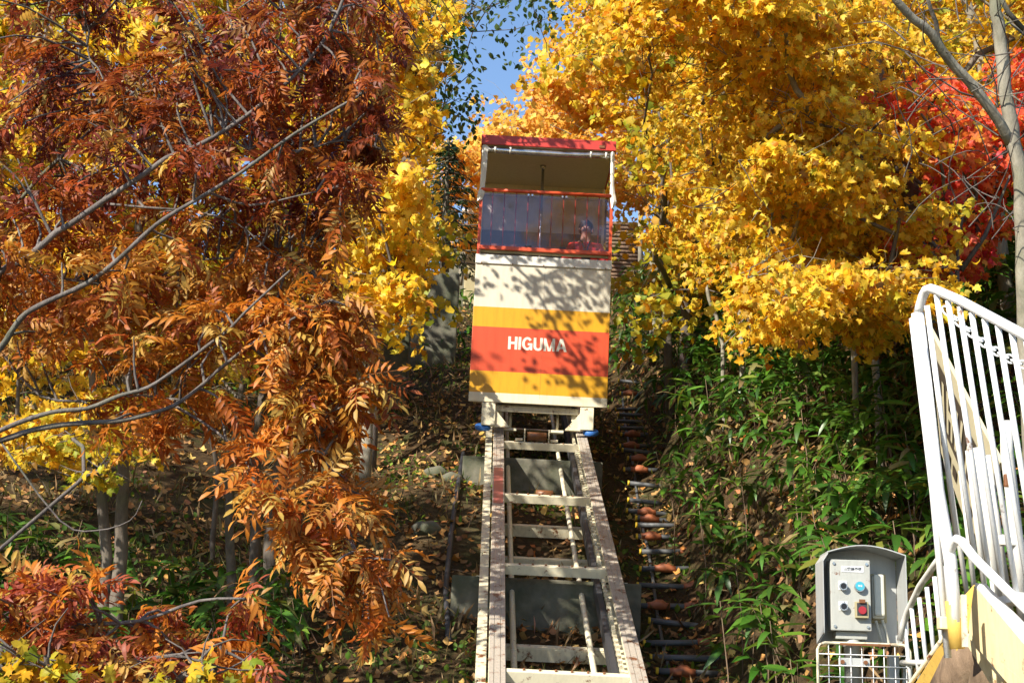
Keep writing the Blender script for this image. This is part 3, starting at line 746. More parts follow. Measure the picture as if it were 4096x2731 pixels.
# ------------------------------------------------------------------ top of the hill
def wall_box(name, px0, px1, pytop, pybot, d, depth, mat, label, cat, sink=.6):
    a, b = at(px0, pybot, d), at(px1, pybot + (px1 - px0) * .05, d); top = at(px0, pytop, d).z
    c = (a + b) / 2; w = (b - a).dot(TH); lo = min(c.z, float(gz(c.x, c.y))) - sink
    mb = MB().box(Vector((c.x, c.y, (lo + top) / 2)) + TY * depth / 2, (w, depth, top - lo), AXV, .03)
    return single(name, mb, mat, Vector((c.x, c.y, lo)), label, cat)
wall_box('retaining_wall', 385, 455, 262, 352, 27, .5, M['concrete'], 'grey concrete retaining wall behind yellow leaves left of the cable car', 'wall')
wall_box('retaining_wall', 340, 405, 318, 402, 24, .5, M['concrete'], 'dark mossy concrete block lower down beside the leaves', 'wall')
wall_box('platform_wall', 440, 486, 240, 262, 36, 3.0, M['concrete'], 'low concrete platform edge behind left side of the cable car', 'platform')
pl = wall_box('station_pillar', 466.5, 483, 193, 240, 35.5, 1.2, M['beige'], 'beige station pillar with a ledge just left of the cable car window', 'pillar')
d_ = 35.3
e = at(471, 215, d_)
link('ledge', MB().box(e, (.42, .5, .13), AXV).mesh('ledge', M['canvas'], pl.location), pl)
hr_ = Thing('guard_railing', at(448, 238, 35), 'small dark railing on the concrete platform left of the cable car', 'railing')
hr_.part('top_rail', MB().tube([at(449, 217.5, 35), at(466, 218.5, 35)], .02, 6), M['bark'])
hr_.part('bottom_rail', MB().tube([at(449, 236, 35), at(466, 237, 35)], .02, 6), M['bark'])
for x in (450, 456, 463.5): hr_.part('baluster', MB().tube([at(x, 217.5, 35), at(x, 237, 35)], .02, 6), M['bark'])
sh = at(452, 238, 38)
shd = Thing('small_shed', sh, 'little brown pitched hut beyond the dark platform railing', 'shed')
shd.part('wall', MB().box(sh + Vector((0, .5, .3)), (.55, .6, .7), AXV), M['greywood'])
shd.part('roof', MB().prism([sh + TH * .4 + Vector((0, 0, -.1)), sh + TH * .1 + Vector((0, 0, .75)), sh - TH * .35 + Vector((0, 0, .75)), sh - TH * .35 + Vector((0, 0, .66)), sh + TH * .05 + Vector((0, 0, .66)), sh + TH * .33 + Vector((0, 0, -.1))], TY * 1.2), M['dark'])
# bent pale pole beside the car
bp = [at(x, y, 34.6) for x, y in ((483.5, 142), (482, 165), (480, 190), (477.5, 212), (474, 228), (469.5, 242), (465, 253), (462, 262), (460, 285))]
pp_ = []
for i in range(len(bp) - 1):
    for k in range(3): pp_.append(bp[i].lerp(bp[i + 1], k / 3))
pp_.append(bp[-1])
single('leaning_pole', MB().tube(pp_, [.040 + .02 * min(1, i / 14) for i in range(len(pp_))], 9), M['paleb'], pp_[-1], 'bent pale pole rising past the left corner of the cable car roof', 'pole')
# log wall
lw = at(598, 303, 35.5)
lg = Thing('log_wall', Vector((lw.x, lw.y, float(gz(lw.x, lw.y)))), 'wall of brown round logs with a pale corner post right of the cable car', 'wall')
for k in range(24):
    py = 312 - k * 3.9
    a, b = at(585, py, 35.5), at(638.5, py + 2.4, 35.5)
    if py < 190: break
    lg.part('log', MB().tube([a, a.lerp(b, .5) + Vector((0, 0, .008)), b], .050 + .004 * math.sin(k * 2.3), 8), M['logs'])
lg.part('corner_post', MB().tube([at(640.5, 312, 35.3), at(640.5, 180, 35.3)], .06, 8), M['paleb'])
wb = Thing('grey_hut', at(665, 285, 36), 'pale grey boarded hut half hidden by shrubs behind the log wall', 'hut')
for k in range(9):
    x = 645 + k * 5; wb.part('board', MB().prism([at(x, 292, 36), at(x + 4.7, 292, 36), at(x + 4.7, 235, 36), at(x, 235, 36)], TY * .04), M['greywood'])
wb.part('plinth', MB().prism([at(644, 330, 36.3), at(690, 330, 36.3), at(690, 293, 36.3), at(644, 293, 36.3)], TY * .3), M['dark'])

# ------------------------------------------------------------------ right hand stair
stv = Thing('metal_staircase', at(950, 690, 6.1), 'white railed steel staircase with ochre side beams at the right edge', 'staircase')
D0, D1 = 6.1, 5.35
def dr(px): return D0 + (D1 - D0) * (px - 927) / 100
X_ = lambda px, py: at(px, py, dr(px))
hand = [X_(918, 313), X_(920, 305), X_(923, 295), X_(926, 289.5), X_(931, 288), X_(937, 290), X_(960, 300), X_(1000, 321.5), X_(1040, 343), X_(1090, 368)]
stv.part('handrail', MB().tube(hand, .019, 10), M['white'])
stv.part('outer_post', MB().tube([X_(912.5, 318), X_(933, 490), X_(948, 657)], .0145, 10), M['white'])
stv.part('newel_post', MB().tube([X_(917.5, 313), X_(938, 490), X_(950.5, 560), X_(957, 647)], .026, 12), M['white'])
tops = [927, 936.5, 948, 959.5, 971.6, 984.4, 997.8, 1011.8, 1026, 1041]
bots = [957, 975, 989, 1003, 1018, 1033, 1048, 1064, 1080, 1097]
def ytop(x): return 288 + (x - 930) * .50 if x > 930 else 302
def ybot(x): return 541 + (x - 957) * .99
for t_, b_2 in zip(tops, bots):
    a = X_(t_, ytop(t_) + 3); b = at(b_2, ybot(b_2), dr(t_))
    stv.part('baluster', MB().tube([a, b], .0115, 8), M['white'])
low = [X_(947, 563), X_(949, 553), X_(953, 543), X_(957, 538.5), X_(962, 541)] + [at(x, ybot(x) - 1, dr(x * .8 + 190)) for x in (975, 1000, 1030, 1070, 1110)]
stv.part('lower_rail', MB().tube(low, .019, 10), M['white'])
# side beams (right flight comes towards the camera, left flight goes away)
def quad_plate(mbx, pts, th): mbx.prism(pts, th); return mbx
dB = 6.15
def Q(px, py, d=None): return at(px, py, d if d else dB + (5.2 - dB) * (px - 960) / 110)
stv.part('side_beam', MB().prism([Q(974, 585), Q(1110, 745), Q(1110, 800), Q(968, 632)], TH * .012 - TY * .0), M['paleyellow'])
fl = MB().prism([Q(975, 582), Q(986, 583), Q(1110, 708), Q(1110, 742)], Vector((0, 0, -.012)))
stv.part('top_flange', fl, M['white'])
stv.part('lower_flange', MB().prism([Q(969, 634), Q(985, 634), Q(1110, 745), Q(1110, 800)], Vector((0, 0, -.012))), M['paleyellow'])
stv.part('end_plate', MB().prism([Q(974.5, 584, 6.25), Q(955, 606, 6.35), Q(957, 650, 6.35), Q(968, 632, 6.25), Q(986, 600, 6.2)], TY * .012), M['yellow'])
stv.part('under_beam', MB().prism([at(959.5, 631, 6.2), at(967, 633, 6.15), at(1010, 690, 5.9), at(1000, 700, 5.95)], TH * .015), M['paleyellow'])
for k in range(4): stv.part('tread', MB().box(Q(1000 + 26 * k, 590 + 30 * k) + TH * .40 + Vector((0, 0, -.03)), (.75, .24, .03), AXV), M['white'])
sleeve = MB().tube([X_(952.5, 600), X_(957.2, 648)], .030, 12); stv.part('post_sleeve', sleeve, M['yellow'])
stv.part('sleeve_band', MB().box(X_(948, 623) + Vector((-.01, -.02, 0)), (.07, .05, .05), AXV, .006), M['paleyellow'])
stv.part('post_strip', MB().box((X_(962.5, 600) + X_(966, 640)) / 2, (.018, .02, .20), AXV), M['creamrust'])
# far flight: ochre beam and railing behind
dF = 8.2
stv.part('far_side_beam', MB().prism([at(946, 634, 7.3), at(953, 640, 7.3), at(955, 658, 7.3), at(915, 740, 8.0), at(880, 740, 8.2), at(913, 686, 7.8)], TH * .02 + TY * .01), M['yellow'])
stv.part('far_beam_edge', MB().tube([at(946, 633, 7.3), at(902, 694, 7.9), at(880, 739, 8.2)], .012, 6), M['creamrust'])
fh = [at(900, 640, 8.9), at(903, 624, 8.9), at(908, 610, 8.8), at(920, 585, 8.5), at(934, 565, 8.2), at(950, 543, 7.9)]
frl = stv.part('far_handrail', MB().tube(fh, .019, 10), M['canvas'])
for i in range(6):
    x = 904 + i * 7.6; yt = 618 - i * 10.5; d = 8.9 - i * .18
    stv.part('far_baluster', MB().tube([at(x, yt, d), at(x + 10, yt + 92, d)], .0125, 8), M['white'])
stv.part('far_bottom_rail', MB().tube([at(902, 662, 9.0), at(940, 662, 8.4)], .018, 8), M['canvas'])
# more posts of the far railing behind the near one
for x0, y0, x1, y1, r in ((978, 447, 1000, 610, .022), (985, 455, 1008, 612, .026), (968, 450, 986, 600, .013), (946, 458, 968, 600, .012), (961, 470, 975, 596, .012), (990, 560, 1000, 640, .013)):
    stv.part('rear_post', MB().tube([at(x0, y0, 7.0), at(x1, y1, 7.0)], r, 10), M['canvas'])
stv.part('hinge_block', MB().box(at(1010, 540, 6.9), (.10, .05, .05), AXV, .01), M['canvas'])
stv.part('tall_tube', MB().tube([at(1006, 420, 6.9), at(1007, 452, 6.9), at(1017, 540, 6.9), at(1024, 620, 6.9)], [.026, .03, .03, .03], 12), M['canvas'])
stv.part('latch', MB().box(at(1007, 480, 6.72), (.03, .02, .06), AXV, .008), M['rust'])
# sign board
sg = Thing('sign_board', at(950, 470, 7.6), 'slanting beige sign board with dark lettering behind the white balusters', 'sign')
S4 = [at(929, 328, 7.9), at(1000, 462, 7.0), at(972, 540, 7.0), at(941, 452, 7.9)]
sn_ = (S4[1] - S4[0]).cross(S4[3] - S4[0]).normalized(); sr_ = S4[2] - EYE
S4[2] = EYE + sr_ * ((S4[0] - EYE).dot(sn_) / sr_.dot(sn_))          # keeps the board flat
if sn_.dot(S4[0] - EYE) < 0: sn_ = -sn_
sg.part('board', MB().prism(S4, sn_ * .02), M['sign'])
def sq(u, v, off=-.008): return (S4[0].lerp(S4[1], u)).lerp(S4[3].lerp(S4[2], u), v) + sn_ * off
def sign_bar(u0, u1, v0, v1):
    sg.part('printed_mark', MB().prism([sq(u0, v0), sq(u1, v0), sq(u1, v1), sq(u0, v1)], TY * .004), M['signink'])
def sign_piece(name, mat, u0, u1, v0, v1, off):
    sg.part(name, MB().prism([sq(u0, v0, off), sq(u1, v0, off), sq(u1, v1, off), sq(u0, v1, off)], TY * .004), M[mat])
sign_piece('printed_band', 'signink', .10, .62, .14, .66, -.006)
sign_piece('printed_band', 'signink', .68, .92, .20, .62, -.006)
for u0 in (.14, .30, .46):
    sign_piece('printed_mark', 'sign', u0, u0 + .03, .22, .58, -.012); sign_piece('printed_mark', 'sign', u0 + .08, u0 + .11, .22, .58, -.012); sign_piece('printed_mark', 'sign', u0 + .035, u0 + .075, .36, .43, -.012)
for u0 in (.10, .26, .42, .70, .80): sign_bar(u0, u0 + .09, .76, .86)
# plastic chain
cp = [at(944, 308, 7.0).lerp(at(1090, 372, 6.2), i / 22) + Vector((0, 0, -.10 * math.sin(math.pi * i / 22))) for i in range(23)]
chn = MB()
for i in range(22):
    a, b = cp[i], cp[i + 1]; d = (b - a).normalized(); x, y = frame_from(d); s_v = x if i % 2 else y; c = (a + b) / 2; L = (b - a).length * .72
    ring = [c + d * (L * math.cos(t)) + s_v * (.017 * math.sin(t)) for t in np.linspace(0, 2 * math.pi, 13)]
    chn.tube(ring, .0052, 6, caps=False)
single('plastic_chain', chn, M['chain'], cp[0], 'white plastic link chain hanging behind the staircase railing', 'chain')
ce = cp[-1]; cg = G(ce.x, ce.y)
single('chain_post', MB().tube([cg, ce + Vector((0, 0, .06))], .022, 10), M['white'], cg, 'white post carrying the far end of the plastic chain', 'post')
for lp in (Q(985, 640) + TH * .1, Q(1100, 790) + TH * .1, Q(1000, 640) + TH * .75):
    g2 = G(lp.x, lp.y); stv.part('leg', MB().tube([g2 - Vector((0, 0, .1)), lp], .03, 10), M['yellow'])
# weathered log under stair
single('weathered_log', MB().tube([at(955, 710, 6.7), at(975, 665, 6.6), at(990, 640, 6.5)], [.15, .14, .12], 12).tube([at(985, 735, 6.5), at(1000, 670, 6.45), at(1004, 650, 6.4)], [.13, .12, .10], 12), M['wood'], at(975, 690, 6.6), 'cracked brown timber log under the ochre stair beam', 'log')

# ------------------------------------------------------------------ control box
BO = at(862, 643, 9.2)            # bottom centre of the hood
XX, YY, ZZ = Vector((1, 0, 0)), Vector((0, 1, 0)), Vector((0, 0, 1))
bm4 = Matrix.Translation(BO) @ Matrix.Rotation(math.radians(-1.5), 4, 'Z') @ Matrix.Rotation(math.radians(-.8), 4, 'Y')
cb = Thing('control_box', None, 'grey hooded control box with push buttons and handset on a pole', 'control box', mat=bm4)
hw = .255
arc = [(-hw, 0), (-hw, .49)] + [(-hw + .03, .535)] + [(-hw + .03 + (2 * hw - .06) * i / 10, .545 + .045 * math.sin(math.pi * i / 10)) for i in range(11)] + [(hw - .0, .535), (hw, .49), (hw, 0)]
hm = MB(); n = len(arc); vs = []
for y, sc in ((-.13, 1.0), (.12, .97)):
    for off in (0, .006):
        for x, z in arc:
            zz = z if y > 0 else (z if z > .05 else .055)
            vs.append((x * (1 - off * 3), y, zz - off))
fs = []
for i in range(n - 1):
    fs += [(i, i + 1, 2 * n + i + 1, 2 * n + i), (n + i, 3 * n + i, 3 * n + i + 1, n + i + 1), (i, n + i, n + i + 1, i + 1), (2 * n + i, 2 * n + i + 1, 3 * n + i + 1, 3 * n + i)]
hm.add(vs, fs); hm.prism([(x * .97, .118, z) for x, z in arc], (0, .005, 0))
cb.part('hood', hm, M['hood'])
bx = cb.part('switch_box', MB().box((-.082, -.03, .285), (.245, .14, .43), None, .006), M['grey'])
cb.part('box_foot', MB().box((-.075, -.01, .045), (.19, .11, .045), None, .004), M['grey'], bx)
for x in (-.182, .018):
    for z in (.095, .475): cb.part('screw', MB().tube([(x, -.108, z), (x, -.099, z)], .009, 8), M['steel'], bx)
lb = cb.part('name_plate', MB().box((-.068, -.1015, .442), (.135, .003, .036)), M['label'], bx)
def face_text(s, size, x, z, y, mat, sx=1): return text_mesh(s, size, .0003, mat, Matrix.Translation((x, y, z)) @ FR, cb.e, 'lettering', .0004, sx)
face_text('山麓操作盤', .0215, -.068, .442, -.1042, M['ink'], 1.05)
for z, mk in ((.335, '上'), (.212, '下')):
    cb.part('button_plate', MB().box((-.130, -.1015, z + .006), (.052, .003, .056)), M['label'], bx)
    face_text(mk, .013, -.122, z + .026, -.1035, M['ink'])
    o = cb.part('button_ring', MB().tube([(-.130, -.128, z), (-.130, -.102, z)], .024, 16), M['steel'], bx)
    cb.part('push_button', MB().tube([(-.130, -.131, z + .001), (-.130, -.1275, z + .001)], .018, 14), M['black'], bx)
cb.part('button_ring', MB().tube([(-.030, -.122, .336), (-.030, -.102, .336)], .031, 18), M['steel'], bx)
cb.part('aqua_button', MB().tube([(-.030, -.133, .338), (-.030, -.1215, .338)], .027, 18), M['aqua'], bx)
face_text('非常', .014, -.030, .338, -.1340, M['label'])
cb.part('button_guard', MB().box((-.022, -.118, .195), (.078, .034, .098), None, .003), M['beige'], bx)
cb.part('guard_window', MB().box((-.022, -.1365, .198), (.062, .002, .075)), M['dark'], bx)
cb.part('emergency_button', MB().tube([(-.022, -.146, .192), (-.022, -.136, .192)], .024, 14), M['redbtn'], bx)
cb.part('guard_clip', MB().box((-.022, -.142, .246), (.036, .012, .022)), M['rust'], bx)
ph = cb.part('handset_base', MB().box((.115, .085, .285), (.115, .04, .30), None, .006), M['beige'])
cb.part('handset', MB().box((.112, .045, .29), (.078, .05, .27), None, .018), M['phone'])
cb.part('handset_grip', MB().box((.115, .012, .30), (.064, .03, .255), None, .012), M['phone'])
for x, t0 in ((.095, .145), (.135, .15)):
    pts = [(x + .008 * math.cos(k * 1.4) + .0004 * k, .03 + .008 * math.sin(k * 1.4), t0 - k * .0016) for k in range(100)]
    cb.part('coiled_cord', MB().tube(pts, .0035, 4), M['phone'])
poleb = BO.z - float(gz(BO.x, BO.y)) + .1
cb.part('pole', MB().tube([(-.062, .0, .03), (-.062, 0, -.02), (-.062, 0, -.021), (-.062, 0, -poleb)], [.062, .062, .050, .050], 16), M['grey'])
cb.part('pole_clamp', MB().box((-.062, -.055, -.115), (.19, .012, .05), None, .004), M['hood'])
for x in (-.135, .005): cb.part('clamp_bolt', MB().tube([(x, -.075, -.115), (x, -.058, -.115)], .013, 8), M['rust'])
# wire panel in front of the pole
wp = Thing('wire_panel', None, 'white rusty wire grid panel fixed to the pole below the control box', 'wire panel', mat=bm4 @ Matrix.Translation((0, -.07, 0)))
w0, w1, zt, zb = -.285, .275, -.004, -.75
fr_ = [(w0, 0, zb), (w0, 0, zt - .04), (w0 + .015, 0, zt - .012), (w0 + .045, 0, zt), (w1 - .045, 0, zt), (w1 - .015, 0, zt - .012), (w1, 0, zt - .04), (w1, 0, zb)]
wp.part('frame', MB().tube(fr_, .0095, 8), M['creamrust'])
wp.part('top_strip', MB().box((0, -.012, zt - .006), (.30, .006, .014)), M['rust'])
k = 0
x = w0 + .067
while x < w1 - .02: wp.part('wire', MB().tube([(x, .004, zt - .008), (x, .004, zb)], .0032, 5), M['white']); x += .067
z = zt - .067
while z > zb: wp.part('wire', MB().tube([(w0, -.003, z), (w1, -.003, z)], .0032, 5), M['white']); z -= .067
rpst = at(893, 655, 9.6)
gzr = float(gz(rpst.x, rpst.y))
single('square_post', MB().box(Vector((rpst.x, rpst.y, (rpst.z + gzr) / 2)), (.07, .05, rpst.z - gzr), AXV, .004).box(Vector((rpst.x + .07, rpst.y, (rpst.z + gzr) / 2)), (.025, .03, rpst.z - gzr), AXV), M['canvas'], Vector((rpst.x, rpst.y, gzr)), 'pale square post standing behind the wire grid panel', 'post')

def in_cut(P, mode=True):
    """the clearance kept free of leaves above the track for the cable car"""
    q = np.asarray(P) - np.array(tuple(EYE)); u = q @ np.array(tuple(TH)); s = q @ np.array(tuple(TR)); w = q @ np.array(tuple(TN))
    g = np.random.default_rng(5).normal(0, .05, len(q))
    if mode == 'low': return (u > UL - .45 + g) & (u < UR + .5 + g) & (w < .35) & (s < 24)
    return ((u > UL - .72 + g) & (u < UR + .50 + g) & (w < .45) & (s < 21)) | ((u > -.42 + g) & (u < .50 + g) & (w < 1.6) & (s < 24))
# ------------------------------------------------------------------ trees
def leaves_on(clumps, per, rad, flat_, rnd_seed, droop=.55, spread=1.0):
    """positions, tips and normals of leaves spread through flattened clumps"""
    g = np.random.default_rng(rnd_seed); P = []; Tp = []; Nn = []
    C = np.array([tuple(c) for c in clumps], np.float32)
    for c in C:
        k = max(4, int(per * g.uniform(.5, 1.5))); r = rad * g.uniform(.65, 1.35)
        m = 5; ang = g.uniform(0, 6.28, m); tw = np.stack([np.cos(ang), np.sin(ang), g.normal(-.05, .25, m)], -1)
        w = g.integers(0, m, k); t = g.random(k) ** .6
        p = tw[w] * (t * r)[:, None] + g.normal(0, .16 * r, (k, 3)) * [1, 1, .8]
        p[:, 2] = p[:, 2] * flat_ - .22 * r * t * t
        d = unit(p + 1e-4) * .6 + g.normal(0, .5, (k, 3)) + [0, 0, -droop]
        nn = g.normal(0, .55, (k, 3)) + [-.35, -.55, .65]
        P.append(p + c); Tp.append(d); Nn.append(nn)
    return np.concatenate(P), np.concatenate(Tp), np.concatenate(Nn)
def trunk_at(tr, z):
    for i in range(len(tr) - 1):
        if tr[i].z <= z <= tr[i + 1].z or i == len(tr) - 2:
            t = (z - tr[i].z) / max(1e-6, tr[i + 1].z - tr[i].z); return tr[i].lerp(tr[i + 1], min(max(t, 0), 1)), (i + min(max(t, 0), 1)) / (len(tr) - 1)
def tree(name, label, trunk, r0, r1, clumps, tmpl, per, rad, size, table, bark, group=None, flat_=.45, mat='leaf', seed=1, limb_r=.02, twigs=True, droop=.55, cat='tree', limbs=True, cull=True):
    base = trunk[0]; th = Thing(name, base, label, cat, group); rnd = random.Random(seed)
    n = len(trunk); tm = MB().tube(trunk, [r0 + (r1 - r0) * (i / (n - 1)) ** .8 for i in range(n)], 10)
    th.part('trunk', tm, M[bark])
    bm_ = MB()
    if limbs:
        nodes = [(p, -1, 0.0) for i, p in enumerate(trunk) if i > n * .25]; NB = len(nodes); ends = []
        cs = sorted(clumps, key=lambda c: min((c - p[0]).length for p in nodes[:NB]))
        for c in cs:
            best = min(range(len(nodes)), key=lambda i: (nodes[i][0] - c).length + .25 * nodes[i][2] + max(0, nodes[i][0].z - c.z + .15) * 1.3)
            a, _, dpt = nodes[best]; L = (c - a).length; m = max(2, min(6, int(L / .4)))
            pts = curve_pts(a, c, rnd.uniform(-.02, .10), m, rnd, .12); prev = best
            for p in pts[1:]:
                p = p + Vector((rnd.gauss(0, .02), rnd.gauss(0, .02), rnd.gauss(0, .02)))
                nodes.append((p, prev, dpt + (p - nodes[prev][0]).length)); dpt = nodes[-1][2]; prev = len(nodes) - 1
            ends.append(prev)
        load = [0.0] * len(nodes)
        for i in ends: load[i] += 1
        for i in range(len(nodes) - 1, NB - 1, -1): load[nodes[i][1]] += load[i]
        rad_ = [min(r0 * .6, .0035 + limb_r * .35 * math.sqrt(l)) for l in load]
        cut = in_cut([tuple(p[0]) for p in nodes], cull) if cull else [False] * len(nodes)
        for i in range(NB, len(nodes)):
            j = nodes[i][1]
            if cut[i] or cut[j]: continue
            bm_.tube([nodes[j][0], nodes[i][0]], [max(rad_[i], rad_[j] if j >= NB else rad_[i]), rad_[i]], 5, caps=False)
        if twigs:
            for c in clumps:
                for q in range(4):
                    e = c + Vector((rnd.gauss(0, 1), rnd.gauss(0, 1), rnd.gauss(.1, .4))).normalized() * rad * rnd.uniform(.6, 1.1)
                    if cull and in_cut([tuple(e)], cull)[0]: continue
                    bm_.tube(curve_pts(c, e, .03, 3, rnd, .12), [.005, .004, .003, .002], 3, caps=False)
        if not bm_.v: bm_.tube([trunk[-1], trunk[-1] + Vector((0, 0, .3))], .01, 5)
        th.part('branches', bm_, M[bark], kind='stuff')
    P, Tp, Nn = leaves_on(clumps, per, rad, flat_, seed, droop)
    if cull: keep = ~in_cut(P, cull); P, Tp, Nn = P[keep], Tp[keep], Nn[keep]
    N = len(P); col = pal(N, table)
    # tone differs from clump to clump, as the turning of the leaves does
    me = scatter_mesh('crown', tmpl, P, Tp, Nn, RNG.uniform(.65, 1.2, N) * size, col, M[mat], base)
    link('crown', me, th.e, kind='stuff')
    return th
def split(clumps, trunks):
    out = [[] for _ in trunks]
    for c in clumps:
        k = min(range(len(trunks)), key=lambda i: abs(c.x / c.y - trunks[i][-2].x / trunks[i][-2].y) * 14 + .12 * abs(c.y - trunks[i][-2].y) + random.random() * .6)
        out[k].append(c)
    for i in range(len(out)):
        if not out[i]: out[i] = [trunks[i][-1], trunks[i][-3]]
    return out
def trunkpts(pix, d, ground=True, dtop=None):
    n = len(pix); pts = [at(x, y, d + ((dtop or d) - d) * i / (n - 1)) for i, (x, y) in enumerate(pix)]
    if ground:
        z = float(gz(pts[0].x, pts[0].y))
        if pts[0].z > z: pts = [Vector((pts[0].x + .05, pts[0].y, z - .15))] + pts
        else: pts[0].z = z - .15
    out = []
    for a, b in zip(pts[:-1], pts[1:]):
        for k in range(3): out.append(a.lerp(b, k / 3) + Vector((random.gauss(0, .006), random.gauss(0, .006), 0)))
    out.append(pts[-1]); return out
rnd = random.Random(21)

# --- yellow maples on the right
PB = [(545, -90), (1130, -90), (1130, 60), (1000, 110), (905, 150), (960, 200), (930, 240), (905, 270), (880, 300), (850, 320), (838, 300), (800, 290), (770, 285), (745, 262), (700, 240), (662, 230), (640, 240), (630, 235), (628, 200), (612, 175), (600, 120), (572, 70)]
PBn = [(640, -80), (740, -70), (800, -20), (860, 25), (865, 60), (845, 120), (875, 165), (905, 200), (880, 250), (870, 300), (850, 330), (835, 310), (780, 285), (750, 250), (700, 215), (660, 180), (640, 120)]
tE = trunkpts([(936, 420), (930, 340), (927, 274), (920, 219), (910, 190), (896, 150), (885, 114), (880, 88), (871, 53), (859, 18), (850, -60), (842, -130)], 12.2)
tG = trunkpts([(882, 400), (866, 320), (853, 270), (835, 200), (812, 110), (790, 10), (780, -90)], 14.5)
tH = trunkpts([(752, 345), (748, 300), (742, 240), (728, 150), (720, 40), (715, -80)], 18.5)
tI = trunkpts([(668, 330), (664, 280), (655, 225), (660, 190), (668, 150), (672, 120)], 21)
cl = sample_region(PBn, 135, 10.0, 13.0, rnd, 14) + sample_region([(740, 270), (780, 280), (900, 270), (870, 320), (855, 365), (840, 330), (790, 310), (750, 300)], 12, 9.5, 11.5, rnd)
cl += sample_region(PB, 150, 13.0, 17.5, rnd, 12) + sample_region([(870, 60), (930, 60), (960, 170), (940, 240), (890, 250)], 3, 10.5, 12.5, rnd)
trs = [tE, tG, tH, tI]
labs = ['yellow maple with thick brown trunk rising behind the white staircase railing', 'yellow maple with pale thin trunk beside the thick brown trunk', 'yellow orange maple standing mid slope above the dark bamboo grass', 'bright yellow maple closest to the right side of the cable car']
rr = [(.105, .05), (.05, .03), (.06, .03), (.07, .03)]
for i, (t_, c_) in enumerate(zip(trs, split(cl, trs))):
    tree('yellow_maple', labs[i], t_, rr[i][0], rr[i][1], c_, MAPLE_M, 225, .53, .061, YEL, 'bark' if i != 1 else 'paleb', 'yellow maples right of the track', seed=30 + i)
# pale leaning stems low in the right thicket
for i, (pix, d, r, lab) in enumerate((([(875, 362), (866, 315), (853, 272), (848, 250)], 13.5, .035, 'pale leaning bare stem under the hanging yellow leaves'),
                                      ([(854, 350), (840, 322), (832, 305), (822, 290)], 13.8, .03, 'short pale stem leaning left of the other bare stem'),
                                      ([(741, 315), (738, 290), (733, 262), (731, 240)], 18, .035, 'thin upright stem in the dark bamboo grass'),
                                      ([(722, 345), (718, 322), (712, 305), (706, 285)], 18, .025, 'thin white stem leaning over the dark bamboo grass'),
                                      ([(693, 300), (672, 262), (662, 243), (655, 225)], 22, .03, 'bundle of pale stems in front of the grey hut'))):
    single('bare_stem', MB().tube(trunkpts(pix, d), [r * (1 - .04 * k) for k in range(30)][:len(trunkpts(pix, d))] if False else r, 7), M['paleb'], at(*pix[0], d), lab, 'tree stem')
# --- grey barked tree at the top right
tD = trunkpts([(1030, 430), (1026, 300), (1022.8, 210), (1018.4, 158), (1009.6, 112), (1002.6, 74), (999, 35), (994, 0), (990, -60)], 9.6)
greyt = Thing('grey_barked_tree', tD[0], 'smooth grey barked tree forking at the upper right corner', 'tree')
n_ = len(tD); greyt.part('trunk', MB().tube(tD, [.058 - .024 * i / (n_ - 1) for i in range(n_)], 12), M['paleb'])
for k, (pix, r0, r1) in enumerate((([(1010, 142), (1005, 132), (999, 121), (990, 108), (980, 95), (968, 80), (955, 67), (947, 57), (941, 49), (931, 33), (922, 25), (913, 19), (903, 8), (896, 0), (880, -30)], .036, .024),
                                   ([(945, 52), (938, 38), (936, 22), (931, 10), (925, -10)], .018, .012),
                                   ([(999, 30), (1010, 22), (1030, 40)], .012, .008), ([(1001, 60), (1012, 95), (1030, 108)], .007, .005),
                                   ([(955, 67), (985, 88), (1000, 96), (1024, 92)], .006, .004), ([(985, 100), (960, 92), (925, 70), (905, 52)], .007, .004),
                                   ([(1024, 30), (1008, 12), (997, -10)], .018, .014), ([(1010, 150), (990, 160), (975, 120), (960, 95)], .005, .003))):
    pts = [at(x, y, 9.6 - .03 * i) for i, (x, y) in enumerate(pix)]
    greyt.part('branch', MB().tube(pts, [r0 + (r1 - r0) * i / (len(pts) - 1) for i in range(len(pts))], 8), M['paleb' if k in (0, 3, 4) else 'twig'])
tw = MB()
for i in range(60):
    a = at(rnd.uniform(900, 1024), rnd.uniform(0, 240), rnd.uniform(9, 10.5)); b = a + Vector((rnd.gauss(0, .35), rnd.gauss(0, .3), rnd.uniform(.05, .5)))
    tw.tube(curve_pts(a, b, .06, 5, rnd, .12), [.005, .0045, .004, .0035, .003, .002], 4, caps=False)
greyt.part('twigs', tw, M['twig'], kind='stuff')
# second pale trunk behind
tF = trunkpts([(1012, 330), (1000, 240), (990, 150), (984, 90), (978, 40), (965, 0), (950, -60)], 14)
tree('pale_tree', 'pale trunk with sparse yellow leaves behind the grey barked tree', tF, .07, .04, sample_region([(900, -80), (1130, -80), (1130, 200), (1000, 90), (930, 60)], 26, 12.5, 16, rnd), MAPLE_LO, 60, .6, .09, YELG, 'paleb', seed=40)
